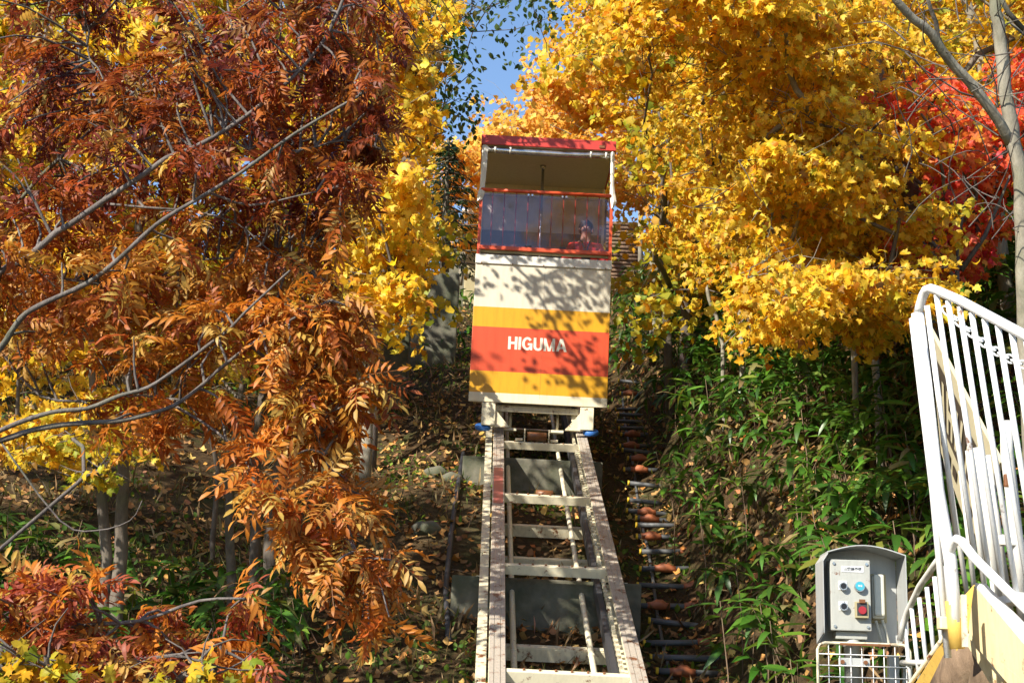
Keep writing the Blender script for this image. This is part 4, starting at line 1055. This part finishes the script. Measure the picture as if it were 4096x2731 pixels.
# red maple
PR = [(900, 75), (935, 72), (960, 95), (985, 130), (965, 150), (930, 150), (905, 135), (885, 130), (878, 105)]
PR2 = [(990, 60), (1060, 60), (1060, 125), (985, 125)]; PR3 = [(955, 145), (1010, 140), (1008, 190), (962, 182)]
PR4 = [(865, 245), (900, 235), (925, 190), (985, 195), (1000, 230), (960, 270), (900, 285), (868, 278)]
tR = trunkpts([(958, 300), (956, 260), (950, 200), (955, 150), (960, 110), (975, 60)], 15)
rc = sample_region(PR, 28, 11.0, 12.5, rnd) + sample_region(PR2, 16, 11.5, 13.5, rnd) + sample_region(PR3, 10, 11.5, 13, rnd) + sample_region(PR4, 34, 11.3, 12.6, rnd)
tree('red_maple', 'scarlet leaved maple glowing behind the yellow ones at upper right', tR, .05, .02, rc, MAPLE_M, 55, .30, .070, REDO, 'bark', seed=50)
# dark branches low right of the thick trunk
dk = Thing('dark_shrub', G(at(948, 300, 11.5).x, 11.5), 'leafless dark branched shrub in front of the thick brown trunk', 'shrub')
for pix in ([(960, 330), (957, 280), (958, 240), (952, 205), (948, 185)], [(957, 280), (940, 262), (925, 245), (905, 225), (890, 190)], [(952, 262), (930, 240), (910, 220)], [(950, 210), (930, 190), (905, 172), (885, 168)], [(957, 245), (962, 215), (968, 180)], [(945, 300), (915, 290), (880, 288), (850, 275)], [(960, 300), (985, 315), (1024, 330)], [(930, 300), (905, 262), (880, 240), (862, 232)], [(961, 270), (985, 235), (1000, 200), (1010, 175)]):
    pts = [at(x, y, 11.5) for x, y in pix]; dk.part('branch', MB().tube(pts, [.022 - .015 * i / (len(pts) - 1) for i in range(len(pts))], 7), M['twig'])

# --- far orange yellow trees above the cable car
PO = [(486, 115), (505, 82), (540, 62), (575, 50), (640, 60), (700, 150), (700, 250), (640, 250), (600, 190), (560, 165), (500, 150), (470, 190), (484, 240), (462, 250), (445, 240), (440, 160), (462, 150)]
for i, (poly, n, d, tab, lab, tx) in enumerate((
        ([(520, 75), (580, 50), (660, 60), (720, 160), (700, 240), (600, 190), (560, 150), (510, 140)], 60, 30, YELO, 'distant orange yellow tree above the cable car roof', 600),
        ([(440, 150), (478, 140), (500, 95), (530, 100), (540, 150), (482, 165), (480, 240), (450, 245), (435, 200)], 34, 34, YELO, 'distant orange tree seen left of the cable car', 492),
        ([(570, 50), (620, 20), (700, 40), (720, 120), (640, 130)], 36, 26, YEL, 'tall pale yellow tree crown right above the cable car roof', 655))):
    t_ = trunkpts([(tx, 262), (tx + 3, 220), (tx + 6, 180), (tx + 4, 150), (tx + 9, 128)], d)
    tree('far_orange_tree', lab, t_, .12, .03, sample_region(poly, n, d - 2.5, d + 2.5, rnd), MAPLE_X, 140, .85, .115, tab, 'paleb', 'distant trees on the ridge', seed=60 + i, limb_r=.012)
# --- woods behind on both sides
k = 0
for (x0, x1, yb, n, tab, lab) in ((640, 820, 330, 2, YELG, 0), (820, 1060, 320, 2, YELG, 0), (1060, 1300, 300, 1, YEL, 0), (-260, 60, 330, 2, YELG, 0), (60, 420, 330, 3, YELG, 0)):
    for j in range(n):
        xa = x0 + (x1 - x0) * j / n; xb = x0 + (x1 - x0) * (j + 1) / n; d = rnd.uniform(20, 25); xm = (xa + xb) / 2
        poly = [(xa - 30, -110), (xb + 30, -110), (xb + 20, yb), (xa - 20, yb)]
        if xb + 30 > 395 and x0 < 400: poly = [(xa - 30, -110), (430, -110), (400, 120), (425, 200), (430, 300), (xa - 20, yb)]
        t_ = trunkpts([(xm, yb + 40), (xm + rnd.uniform(-8, 8), 200), (xm + rnd.uniform(-12, 12), 60), (xm, -90)], d)
        names = ['tall olive yellow woodland tree behind the right maples, first from the cable car', 'tall olive yellow woodland tree behind the right maples, second from the cable car', 'olive woodland tree behind the thick brown maple trunk', 'olive woodland tree behind the top right corner', 'yellow woodland tree beyond the right edge', 'woodland tree beyond the left edge, farther left', 'woodland tree behind the far left of the red rowan', 'olive woodland tree behind the left maples, leftmost in view', 'olive woodland tree behind the middle of the left maples', 'olive woodland tree behind the left maples, nearest the sky gap']
        tree('woodland_tree', names[k], t_, .11, .04, sample_region(poly, 60, d - 3, d + 3, rnd), MAPLE_X, 105, .95, .12, tab, 'paleb' if k % 2 else 'bark', 'woodland trees behind the maples', seed=80 + k, limb_r=.014)
        k += 1
# --- green small leaved birch at the sky gap
PG = [(455, -60), (590, -60), (575, 20), (555, 45), (540, 60), (528, 20), (500, 22), (470, 30)]
PG2 = [(395, 40), (440, 20), (470, 50), (455, 75), (490, 95), (495, 120), (470, 150), (440, 135), (405, 120)]
tb = trunkpts([(376, 330), (384, 240), (396, 150), (410, 60), (425, -20), (430, -80)], 20)
tree('green_birch', 'slender birch with small dark green leaves hanging across the sky gap', tb, .09, .03, sample_region(PG, 34, 17, 20, rnd) + sample_region(PG2, 30, 18, 22, rnd), OVAL, 26, .75, .085, DGRN, 'twig', seed=120, limb_r=.003, flat_=.9, twigs=False, cull='low')
tb2 = trunkpts([(372, 330), (370, 200), (366, 80), (372, -60)], 19)
tree('green_leaved_tree', 'fresh green leaved tree at the top behind the red rowan', tb2, .08, .03, sample_region([(300, -60), (430, -60), (440, 30), (420, 70), (370, 90), (330, 20)], 44, 16, 20, rnd), OVAL, 80, .75, .10, GRN, 'paleb', seed=121, limb_r=.01)
# --- fir
fz = at(446, 262, 30); fir = Thing('fir_tree', fz, 'dark green fir tree standing left of the cable car window', 'tree')
ftop = at(448, 138, 30)
fir.part('trunk', MB().tube([fz - Vector((0, 0, 1)), ftop], [.12, .02], 8), M['bark'])
P, Tn, Nn = [], [], []
H = (ftop - fz).length; brm = MB()
for k in range(64):
    t = k / 64; a = k * 2.4; L = (1 - t) * 1.15 + .15; dv = Vector((math.cos(a), math.sin(a), -.12 - .2 * t)); o = fz.lerp(ftop, t * .97 + .02)
    brm.tube([o, o + dv * L * .6, o + dv * L], [.02, .012, .005], 4, caps=False)
    for q in range(46):
        u_ = RNG.random() ** .7; side = dv.cross(Vector((0, 0, 1))).normalized() * (1 if q % 2 else -1)
        P.append(o + dv * (L * u_) + side * RNG.uniform(0, .26) * (1.1 - u_) * L + Vector((0, 0, RNG.normal(-.03, .04)))); Tn.append(dv * .7 + side * .6 + Vector((0, 0, -.25))); Nn.append(Vector((RNG.normal(0, .3), RNG.normal(0, .3), 1)))
fir.part('branches', brm, M['bark'])
link('needles', scatter_mesh('needles', NEEDLE, [tuple(p) for p in P], [tuple(p) for p in Tn], np.array([tuple(p) for p in Nn]), RNG.uniform(.07, .14, len(P)), pal(len(P), [(3, (.03, .07, .035)), (2, (.05, .10, .045)), (1, (.10, .14, .05))]), M['leaf'], fz), fir.e, kind='stuff')

# --- yellow maples on the left
PA = [(-120, -90), (500, -90), (505, 20), (500, 62), (470, 50), (455, 105), (462, 150), (440, 200), (425, 235), (440, 280), (445, 310), (430, 315), (400, 290), (370, 290), (330, 380), (250, 395), (150, 410), (90, 450), (60, 500), (0, 500), (-20, 400), (-60, 300), (-120, 200)]
pixs = [([(106, 560), (101, 490), (96, 435), (92, 330), (100, 200), (110, 80), (105, -80)], 12.6, .055, 'slim yellow maple at the left with straight dark trunk'),
        ([(121, 550), (123, 490), (124, 448), (130, 330), (140, 210), (155, 90), (160, -80)], 12.6, .065, 'slightly thicker maple trunk right beside the slim left one'),
        ([(232, 582), (229, 530), (229, 480), (240, 400), (262, 290), (270, 150), (262, -60)], 13.2, .05, 'crooked yellow maple trunk behind the hanging rowan leaves'),
        ([(256, 512), (257, 470), (262, 400), (300, 260), (330, 120), (345, -60)], 14.8, .06, 'yellow maple in the middle of the group of three trunks'),
        ([(272, 516), (277, 480), (282, 436), (330, 330), (375, 230), (402, 120), (430, 20)], 14.4, .07, 'grey maple trunk farthest right of the left trunks'),
        ([(218, 470), (212, 440), (207, 415), (200, 330), (190, 200), (180, 60), (180, -60)], 15.5, .03, 'thin pale leaning maple stem among the left trunks'),
        ([(-60, 560), (-58, 420), (-50, 260), (-40, 80), (-40, -80)], 13, .08, 'yellow maple at the left edge behind the rowan branches')]
trL = [trunkpts(p, d) for p, d, r, l in pixs]
cl = sample_region(PA, 170, 10.0, 15.5, rnd, 12)
cl += sample_region([(385, 60), (500, -60), (505, 30), (490, 70), (465, 50), (455, 110), (462, 150), (438, 205), (420, 230), (438, 280), (450, 325), (425, 330), (390, 290), (370, 200)], 52, 10.0, 13.0, rnd, 10)
for i, (t_, c_) in enumerate(zip(trL, split(cl, trL))):
    tree('yellow_maple', pixs[i][3], t_, pixs[i][2], pixs[i][2] * .4, c_, MAPLE_M, 140, .50, .068, [YEL, YEL, YELG, YEL, YEL, YELG, YELG][i], 'bark', 'yellow maples left of the track', seed=140 + i)
# unseen maples added up the left bank to shade the slope and the car
kk = 0
for (x, y, h, r, n) in ((-11.0, 8.5, 12, 2.4, 40), (-9.5, 15, 11.5, 2.2, 26)):
    b = G(x, y); t_ = [b, b + Vector((.1, 0, h * .35)), b + Vector((.2, .1, h * .7)), b + Vector((.1, .1, h))]
    cs = [b + Vector((rnd.gauss(0, r * .55), rnd.gauss(0, r * .55), h * rnd.uniform(.45, 1.05))) for _ in range(n)]
    tree('shading_maple', ['unseen maple up the left bank, added for shade', 'unseen tall maple farther up the left bank, added for shade', 'unseen maple high on the left bank, added for shade', 'unseen maple left of the viewpoint, added for shade', 'unseen tall maple low on the left bank, added for shade'][kk] , t_, .12, .04, cs, MAPLE_X, 65, .8, .14, YEL, 'bark', 'unseen maples added for shade on the left bank', seed=200 + kk)
    kk += 1

# ------------------------------------------------------------------ red rowan in the foreground
rb = at(-170, 760, 6.2); rb.z = float(gz(rb.x, rb.y)) - .1
row = Thing('red_rowan', rb, 'rust red and orange rowan tree filling the left foreground with bare curving branches', 'tree')
fork = at(-120, 470, 6.3)
row.part('trunk', MB().tube([rb, rb.lerp(fork, .5) + Vector((.05, 0, 0)), fork], [.10, .085, .07], 12), M['rowanb'])
hero = [([(-120, 470), (-60, 330), (0, 272), (20, 262), (43, 244), (56, 232), (70, 224), (100, 203), (144, 174), (166, 158), (192, 148), (225, 130), (260, 105), (300, 70), (330, 30), (350, -20)], .0145, 5.5, 5.5),
        ([(-120, 470), (-50, 400), (0, 348), (12, 330), (26, 313), (50, 300), (87, 283), (115, 262), (144, 235), (165, 218), (209, 192), (244, 170), (285, 140), (320, 118), (360, 95)], .0125, 5.4, 5.3),
        ([(-120, 480), (-60, 450), (0, 440), (30, 430), (65, 424), (92, 422), (122, 420), (150, 413), (174, 405), (198, 388), (218, 370), (250, 345), (290, 320), (330, 300)], .012, 5.4, 5.4),
        ([(-120, 490), (-40, 455), (0, 430), (50, 412), (87, 408), (120, 395), (148, 387), (180, 366), (209, 344), (228, 330), (244, 313), (262, 296), (290, 270)], .010, 5.4, 5.3),
        ([(0, 272), (40, 276), (75, 280), (110, 283), (150, 280), (190, 262), (230, 258), (262, 262), (300, 262)], .007, 6.0, 6.0),
        ([(100, 203), (144, 207), (190, 211), (235, 222), (262, 244), (285, 262)], .0055, 5.8, 5.7),
        ([(-60, 330), (-20, 200), (10, 120), (40, 60), (50, 0), (60, -50)], .012, 6.2, 6.4),
        ([(144, 174), (142, 150), (128, 126), (110, 95), (90, 60), (85, 20)], .006, 5.8, 6.0),
        ([(225, 130), (250, 150), (300, 150), (345, 140), (385, 150)], .006, 5.7, 5.6),
        ([(209, 192), (250, 205), (300, 195), (345, 185)], .0055, 5.6, 5.5),
        ([(250, 345), (290, 380), (310, 420), (330, 470), (345, 520), (360, 560)], .006, 5.6, 5.3),
        ([(174, 405), (215, 430), (245, 460), (270, 500), (300, 540)], .006, 5.7, 5.3),
        ([(0, 348), (40, 395), (95, 400), (140, 395), (180, 400)], .007, 5.9, 5.8),
        ([(0, 440), (60, 520), (95, 530), (130, 520), (142, 500)], .004, 5.4, 5.3),
        ([(-100, 690), (-40, 660), (20, 640), (80, 625), (140, 620), (200, 600), (245, 598)], .010, 4.9, 4.7),
        ([(-100, 700), (20, 680), (90, 665), (160, 655), (220, 650)], .0055, 4.8, 4.7),
        ([(-120, 470), (-60, 330), (-40, 300), (20, 200), (80, 140), (150, 80), (210, 40), (280, 10), (350, -10)], .011, 6.4, 6.2)]
HP = []
for pix, r, d0, d1 in hero:
    n = len(pix); pts = [at(x, y, d0 + (d1 - d0) * i / (n - 1)) for i, (x, y) in enumerate(pix)]
    fine = []
    for i in range(n - 1):
        p0, p1, p2, p3 = pts[max(i - 1, 0)], pts[i], pts[i + 1], pts[min(i + 2, n - 1)]
        for k in range(3):
            t = k / 3; fine.append(.5 * ((2 * p1) + (p2 - p0) * t + (2 * p0 - 5 * p1 + 4 * p2 - p3) * t * t + (3 * p1 - p0 - 3 * p2 + p3) * t ** 3))
    fine.append(pts[-1]); m = len(fine)
    row.part('branch', MB().tube(fine, [r * (1 - .62 * i / (m - 1)) * (1 + .06 * math.sin(i * 1.9)) for i in range(m)], 9), M['rowanb'])
    HP += fine[3:]
HPa = np.array([tuple(p) for p in HP])
zones = [([(-70, -70), (425, -70), (432, 20), (430, 60), (405, 75), (402, 130), (380, 155), (385, 185), (345, 215), (240, 225), (120, 235), (-70, 240)], 225, 5.4, 6.9, ROWTOP),
         ([(120, 60), (400, 60), (395, 150), (380, 190), (330, 215), (200, 215)], 60, 5.2, 6.2, ROWTOP),
         ([(-70, 230), (345, 210), (360, 300), (385, 340), (395, 400), (330, 425), (240, 400), (150, 380), (60, 340), (-70, 330)], 95, 5.3, 6.4, ROWMID),
         ([(-70, 230), (200, 230), (300, 300), (200, 380), (-70, 330)], 30, 5.6, 6.6, ROWLOW),
         ([(250, 300), (350, 310), (395, 350), (395, 420), (350, 470), (300, 440)], 34, 5.3, 5.9, ROWMID),
         ([(235, 430), (310, 430), (370, 480), (400, 560), (392, 635), (345, 625), (300, 560), (255, 500)], 38, 5.1, 5.6, ROWLOW),
         ([(-70, 590), (60, 575), (120, 605), (235, 590), (250, 640), (280, 720), (-70, 720)], 70, 4.5, 5.1, ROWRED),
         ([(60, 400), (230, 400), (240, 440), (140, 450)], 8, 5.4, 5.9, ROWLOW)]
FP, FT, FN, FC, FS = [], [], [], [], []; twm = MB()
for poly, n, d0, d1, tab in zones:
    for c in sample_region(poly, n, d0, d1, rnd, 7):
        i = int(np.argmin(((HPa - np.array(tuple(c))) ** 2).sum(1) + RNG.random(len(HPa)) * .05)); a = HP[i]
        if (a - c).length > 1.6: a = c + (a - c).normalized() * .5
        twm.tube(curve_pts(a, c, .08, 4, rnd, .1), [.006, .005, .004, .0035, .0025], 5, caps=False)
        dv = (c - a).normalized(); kf = rnd.randint(5, 9)
        for q in range(kf):
            t = rnd.uniform(.35, 1.02); o = a.lerp(c, t) + Vector((0, 0, .05 * math.sin(math.pi * t)))
            dd = dv * .7 + Vector((rnd.gauss(0, .75), rnd.gauss(0, .75), rnd.gauss(-.35, .4)))
            FP.append(tuple(o)); FT.append(tuple(dd)); FN.append((rnd.gauss(-.2, .5), rnd.gauss(-.3, .5), rnd.gauss(.7, .35))); FS.append(rnd.uniform(.12, .20) * (.72 if tab is ROWTOP else .82 if tab is ROWMID else .80)); FC.append(pal(1, tab)[0])
row.part('twigs', twm, M['rowanb'], kind='stuff')
FP, FT, FN, FC, FS = map(np.array, (FP, FT, FN, FC, FS))
# the nearest fronds inside the picture are leaves of their own, the rest one crown
rel = FP - np.array(tuple(EYE)); dep = rel @ np.array(tuple(F_)); fx = rel @ np.array(tuple(RT_)) / dep * FPX + 512; fy = 341 - rel @ np.array(tuple(UP_)) / dep * FPX
score = FS / dep - 10 * ((fx < 0) | (fx > 1024) | (fy < 0) | (fy > 682)); order = np.argsort(-score); big = order[:290]; rest = order[290:]
link('crown', scatter_mesh('crown', FROND, FP[rest], FT[rest], FN[rest], FS[rest], FC[rest], M['rowan'], tuple(rb)), row.e, kind='stuff')
protos = []
tabs = [ROWTOP, ROWMID, ROWLOW, ROWRED]
for ti, tab in enumerate(tabs):
    for v in range(6):
        me = scatter_mesh('leaf', [FROND[v]], [(0, 0, 0)], [(0, 1, 0)], np.array([(0, 0, 1)]), [1.0], pal(1, tab), M['rowan']); protos.append((ti, me, np.array(me.color_attributes[0].data[4].color[:3])))
for i in big:
    me = min(protos, key=lambda p: float(np.abs(p[2] - FC[i]).sum()) + random.random() * .12)[1]
    t = Vector(FT[i]).normalized(); x = t.cross(Vector(FN[i])).normalized(); nn = x.cross(t); s = float(FS[i]); p = Vector(FP[i]) - rb
    o = link('leaf', me, row.e)
    o.matrix_local = Matrix(((x.x * s, t.x * s, nn.x * s, p.x), (x.y * s, t.y * s, nn.y * s, p.y), (x.z * s, t.z * s, nn.z * s, p.z), (0, 0, 0, 1)))
# small yellow maple sprigs near the lower left
yl = sample_region([(-40, 655), (60, 655), (75, 700), (-40, 720)], 8, 4.4, 4.7, rnd) + sample_region([(150, 655), (260, 645), (300, 700), (160, 710)], 4, 4.5, 4.8, rnd) + sample_region([(60, 430), (105, 430), (112, 485), (90, 495)], 5, 8.5, 9.5, rnd)
sb_ = G(yl[0].x - 1.2, yl[0].y + 1.5)
tree('young_maple', 'young yellow maple sprigs low at the bottom left corner', [sb_, sb_ + Vector((.2, 0, .6)), sb_ + Vector((.3, -.1, 1.2))], .02, .01, yl, MAPLE, 30, .2, .052, YELG, 'twig', seed=230)

# ------------------------------------------------------------------ ground cover
def ground_pts(n, x0, x1, y0, y1, f=None):
    x = RNG.uniform(x0, x1, n); t = RNG.random(n); y = y0 + (y1 - y0) * t ** 1.5
    if f is not None: k = f(x, y) > RNG.random(n); x, y = x[k], y[k]
    z = gz(x, y); e = .05
    nx = -(gz(x + e, y) - z) / e; ny = -(gz(x, y + e) - z) / e
    return np.stack([x, y, z], -1), unit(np.stack([nx, ny, np.ones_like(nx)], -1))
def patchy(sc, th, seed):
    def f(x, y):
        v = np.sin(x * sc + seed) * np.sin(y * sc * .8 + seed * 2) + .6 * np.sin(x * sc * 2.3 + 1.7 * seed) * np.sin(y * sc * 2.1 + seed)
        return np.clip((v - th) * 2.5, 0, 1)
    return f
P, Nn = ground_pts(34000, -10, 9, 8.5, 34)
Tn = np.cross(Nn, RNG.normal(0, 1, P.shape)); col = pal(len(P), BROWN, .2)
o = link('fallen_leaves', scatter_mesh('fallen_leaves', LITTER, P + Nn * RNG.uniform(.0, .06, (len(P), 1)), Tn + RNG.normal(0, .35, P.shape), Nn + RNG.normal(0, .4, P.shape), RNG.uniform(.04, .105, len(P)), col, M['litter']), label='brown and orange fallen leaves covering the slope', kind='stuff')
# dry stems
P, Nn = ground_pts(15000, -10, 8, 8.5, 34, lambda x, y: .35 + .65 * patchy(.9, -.2, 4)(x, y))
o = link('dry_grass', scatter_mesh('dry_grass', GRASS, P, Nn * .5 + RNG.normal(0, .7, P.shape) + [0, 0, .35], RNG.normal(0, 1, P.shape), RNG.uniform(.10, .34, len(P)), pal(len(P), [(3, (.34, .24, .12)), (3, (.22, .15, .07)), (1, (.5, .38, .2)), (1, (.12, .09, .05))], .2), M['litter'], width=RNG.uniform(.25, .6, len(P))), label='dry grass stems and twigs lying among the fallen leaves', kind='stuff')
# low green weeds
P, Nn = ground_pts(30000, -9, 3.5, 8.5, 32, patchy(1.1, -.1, 2))
o = link('low_weeds', scatter_mesh('low_weeds', OVAL, P + [0, 0, .03], RNG.normal(0, 1, P.shape) + [0, 0, .35], Nn + RNG.normal(0, .5, P.shape), RNG.uniform(.03, .09, len(P)), pal(len(P), [(4, (.14, .27, .04)), (3, (.08, .17, .025)), (2, (.26, .33, .05))], .2), M['leaf']), label='low green weeds on the open slope left of the track', kind='stuff')
P, Nn = ground_pts(16000, -9, 3.0, 9, 36, patchy(.8, -.3, 7))
o = link('grass', scatter_mesh('grass', GRASS, P, Nn * .9 + RNG.normal(0, .35, P.shape), RNG.normal(0, 1, P.shape), RNG.uniform(.07, .20, len(P)), pal(len(P), [(3, (.09, .15, .03)), (2, (.16, .18, .05)), (1, (.3, .26, .1))], .2), M['leaf'], width=RNG.uniform(.3, .6, len(P))), label='short grass on the slope', kind='stuff')

# sasa bamboo grass
def sasa_clusters(n, region, seed, lo=.35, hi=.95, d0=None):
    g = np.random.default_rng(seed); P, Tn, Nn, Sz = [], [], [], []; stems = []
    x0, x1, y0, y1, f = region; k = 0; tries = 0
    while k < n and tries < n * 20:
        tries += 1; x, y = g.uniform(x0, x1), g.uniform(y0, y1)
        if f(x, y) < g.random(): continue
        k += 1; b = G(x, y); h = g.uniform(lo, hi); lean = Vector((g.normal(-.12, .22), g.normal(-.25, .22), 1)).normalized(); top = b + lean * h
        stems.append((b, b.lerp(top, .5) + Vector((0, 0, .03)), top))
        for q in range(g.integers(4, 8)):
            a = g.uniform(0, 6.28); o = b.lerp(top, g.uniform(.75, 1.0))
            d = Vector((math.cos(a), math.sin(a), g.uniform(-.45, .45))) + Vector((-.15, -.25, 0)); P.append(tuple(o)); Tn.append(tuple(d)); Nn.append((g.normal(-.1, .3), g.normal(-.2, .3), 1)); Sz.append(g.uniform(.16, .30))
    return P, Tn, Nn, Sz, stems
def sasa_density(x, y):
    u = x * TH.x + y * TH.y
    if y > 36: return 0
    r = min(max((u - 1.9 - .05 * max(0, 14 - y)) / 1.2, 0), 1)
    return r * (.55 + .45 * (math.sin(x * 1.3 + 2) * math.sin(y * .9 + 1) > -.5)) * (1.0 if y < 22 else .7)
def sasa_left(x, y):
    return 1.0 * (math.sin(x * .8 + 1.1) * math.sin(y * .8 + .4) > -.1)
SAS = [(4, (.06, .17, .020)), (3, (.035, .10, .016)), (2.5, (.11, .25, .026)), (.7, (.20, .24, .04)), (.6, (.34, .26, .13))]
for (n, reg, sd, lo, hi, name, lab) in ((5200, (1.9, 8.5, 8.8, 30, sasa_density), 5, .25, .85, 'bamboo_grass', 'dense green bamboo grass covering the bank right of the track'),
                                        (330, (-5.5, -1.6, 9.5, 14.2, sasa_left), 6, .3, .65, 'bamboo_grass', 'shaded dark bamboo grass under the left maples'),
                                        (200, (-2.2, 1.2, 26, 37, lambda x, y: 1), 8, .3, .6, 'bamboo_grass', 'sunlit bamboo grass high on the slope beside the cable car')):
    P, Tn, Nn, Sz, stems = sasa_clusters(n, reg, sd, lo, hi)
    col = pal(len(P), SAS, .15)
    o = link(name, scatter_mesh(name, SASA_LO, P, Tn, np.array(Nn), Sz, col, M['sasa']), label=lab, kind='stuff')
    sm = MB()
    for a, b, c in stems[:1400]: sm.tube([a, b, c], [.006, .005, .003], 3, caps=False)
    if n != 200: link('bamboo_stems', sm.mesh('bamboo_stems', M['litter2'] if 'litter2' in M else M['wood']), label='thin brown stems under the ' + lab.split(' covering')[0], kind='stuff')
# withered leaves in the bamboo bank
P, Nn = ground_pts(5000, 2.2, 9, 8.5, 22, patchy(1.3, -.2, 9))
o = link('withered_leaves', scatter_mesh('withered_leaves', LITTER + SASA[:1], P + np.stack([0 * P[:, 0], 0 * P[:, 0], RNG.uniform(.05, .5, len(P))], -1), RNG.normal(0, .5, P.shape) + [0, 0, -.8], RNG.normal(0, 1, P.shape), RNG.uniform(.05, .11, len(P)), pal(len(P), [(3, (.24, .16, .08)), (2, (.20, .12, .06)), (2, (.42, .30, .16))], .2), M['litter']), label='withered brown leaves hanging in the bamboo bank', kind='stuff')
# single bamboo plants that stand out
lm = []
for v in range(3):
    for c in range(3): lm.append(scatter_mesh('leaf', [SASA[v]], [(0, 0, 0)], [(0, 1, 0)], np.array([(0, 0, 1)]), [1.0], pal(1, [(1, ((.07, .19, .02), (.05, .14, .018), (.12, .25, .03))[c])]), M['sasa']))
spots = [(735, 512, 12.5), (812, 505, 12), (860, 470, 12.5), (790, 450, 13), (700, 455, 14.5), (905, 430, 11.5), (840, 525, 10.8), (893, 520, 10.6), (760, 560, 11.5), (720, 600, 11.5), (770, 620, 10.8), (905, 480, 11), (800, 400, 14), (740, 420, 14.5), (670, 410, 16), (880, 380, 13), (645, 350, 21), (675, 330, 21), (705, 375, 18), (790, 590, 10.5)]
descr = ['above the pipe staircase couplings', 'up and left of the control box hood', 'directly above the control box', 'on the mid right slope', 'over the grassy bank beside the track', 'left of the white newel post, upper', 'just behind the hood of the control box', 'between the hood and the newel post', 'low, left of the control box', 'lowest, beside the pipe staircase', 'at the lower left of the wire grid panel', 'left of the white newel post, lower', 'under the hanging yellow leaves', 'in the dark middle of the right bank', 'right of the orange stripe of the cable car', 'below the pale leaning stem', 'right of the cable car, under the log wall', 'at the foot of the grey hut', 'in the shade of the upper right bank', 'left beside the lower hood edge']
for i, (sx, sy, dd) in enumerate(spots):
    tp = at(sx, sy, dd); g0 = float(gz(tp.x, tp.y)); base = Vector((tp.x + .1, tp.y + .15, g0))
    top = Vector((tp.x, tp.y, max(tp.z, g0 + .35))) if tp.z < g0 + 1.3 else Vector((tp.x, tp.y, g0 + 1.1))
    pth = Thing('bamboo_plant', base, 'leafy bamboo grass plant ' + descr[i], 'plant', 'single bamboo grass plants on the right bank')
    pth.part('stem', MB().tube([base, base.lerp(top, .5) + Vector((.03, 0, .04)), top], [.007, .006, .003], 5), M['wood'])
    for q in range(rnd.randint(5, 8)):
        a = q * 2.2 + rnd.uniform(-.4, .4); t = Vector((math.cos(a), math.sin(a) - .3, rnd.uniform(-.3, .5))).normalized(); x = t.cross(Vector((rnd.gauss(-.1, .2), rnd.gauss(-.2, .2), 1))).normalized(); nn = x.cross(t); s = rnd.uniform(.20, .30); p = base.lerp(top, rnd.uniform(.82, 1)) - base
        o = link('leaf', rnd.choice(lm), pth.e); o.matrix_local = Matrix(((x.x * s, t.x * s, nn.x * s, p.x), (x.y * s, t.y * s, nn.y * s, p.y), (x.z * s, t.z * s, nn.z * s, p.z), (0, 0, 0, 1)))
# broad leaved weeds low left, stones
def stone(px, py, d, r, lab):
    p = at(px, py, d); p.z = float(gz(p.x, p.y)) + r * .25; rr_ = random.Random(int(px)); bm = bmesh.new(); bmesh.ops.create_icosphere(bm, subdivisions=3, radius=1)
    ph = [rr_.uniform(0, 6) for _ in range(6)]
    m = MB(); m.add([(p.x + v.co.x * r * 1.2 * (1 + .15 * math.sin(3 * v.co.y + ph[0]) + .08 * math.sin(7 * v.co.z + ph[1])), p.y + v.co.y * r * (1 + .1 * math.sin(4 * v.co.x + ph[2])), p.z + v.co.z * r * .8 * (1 + .12 * math.sin(5 * v.co.x + ph[3]))) for v in bm.verts], [[v.index for v in f.verts] for f in bm.faces], True); bm.free()
    single('boulder', m, M['stone'], p, lab, 'rock', 'mossy rocks on the left slope')
stone(437, 455, 18.5, .12, 'mossy rock left of the small concrete footing'); stone(453, 459, 18.3, .10, 'smaller mossy rock touching the small concrete footing'); stone(428, 508, 16.2, .12, 'pale rock lower down beside the dark hose')
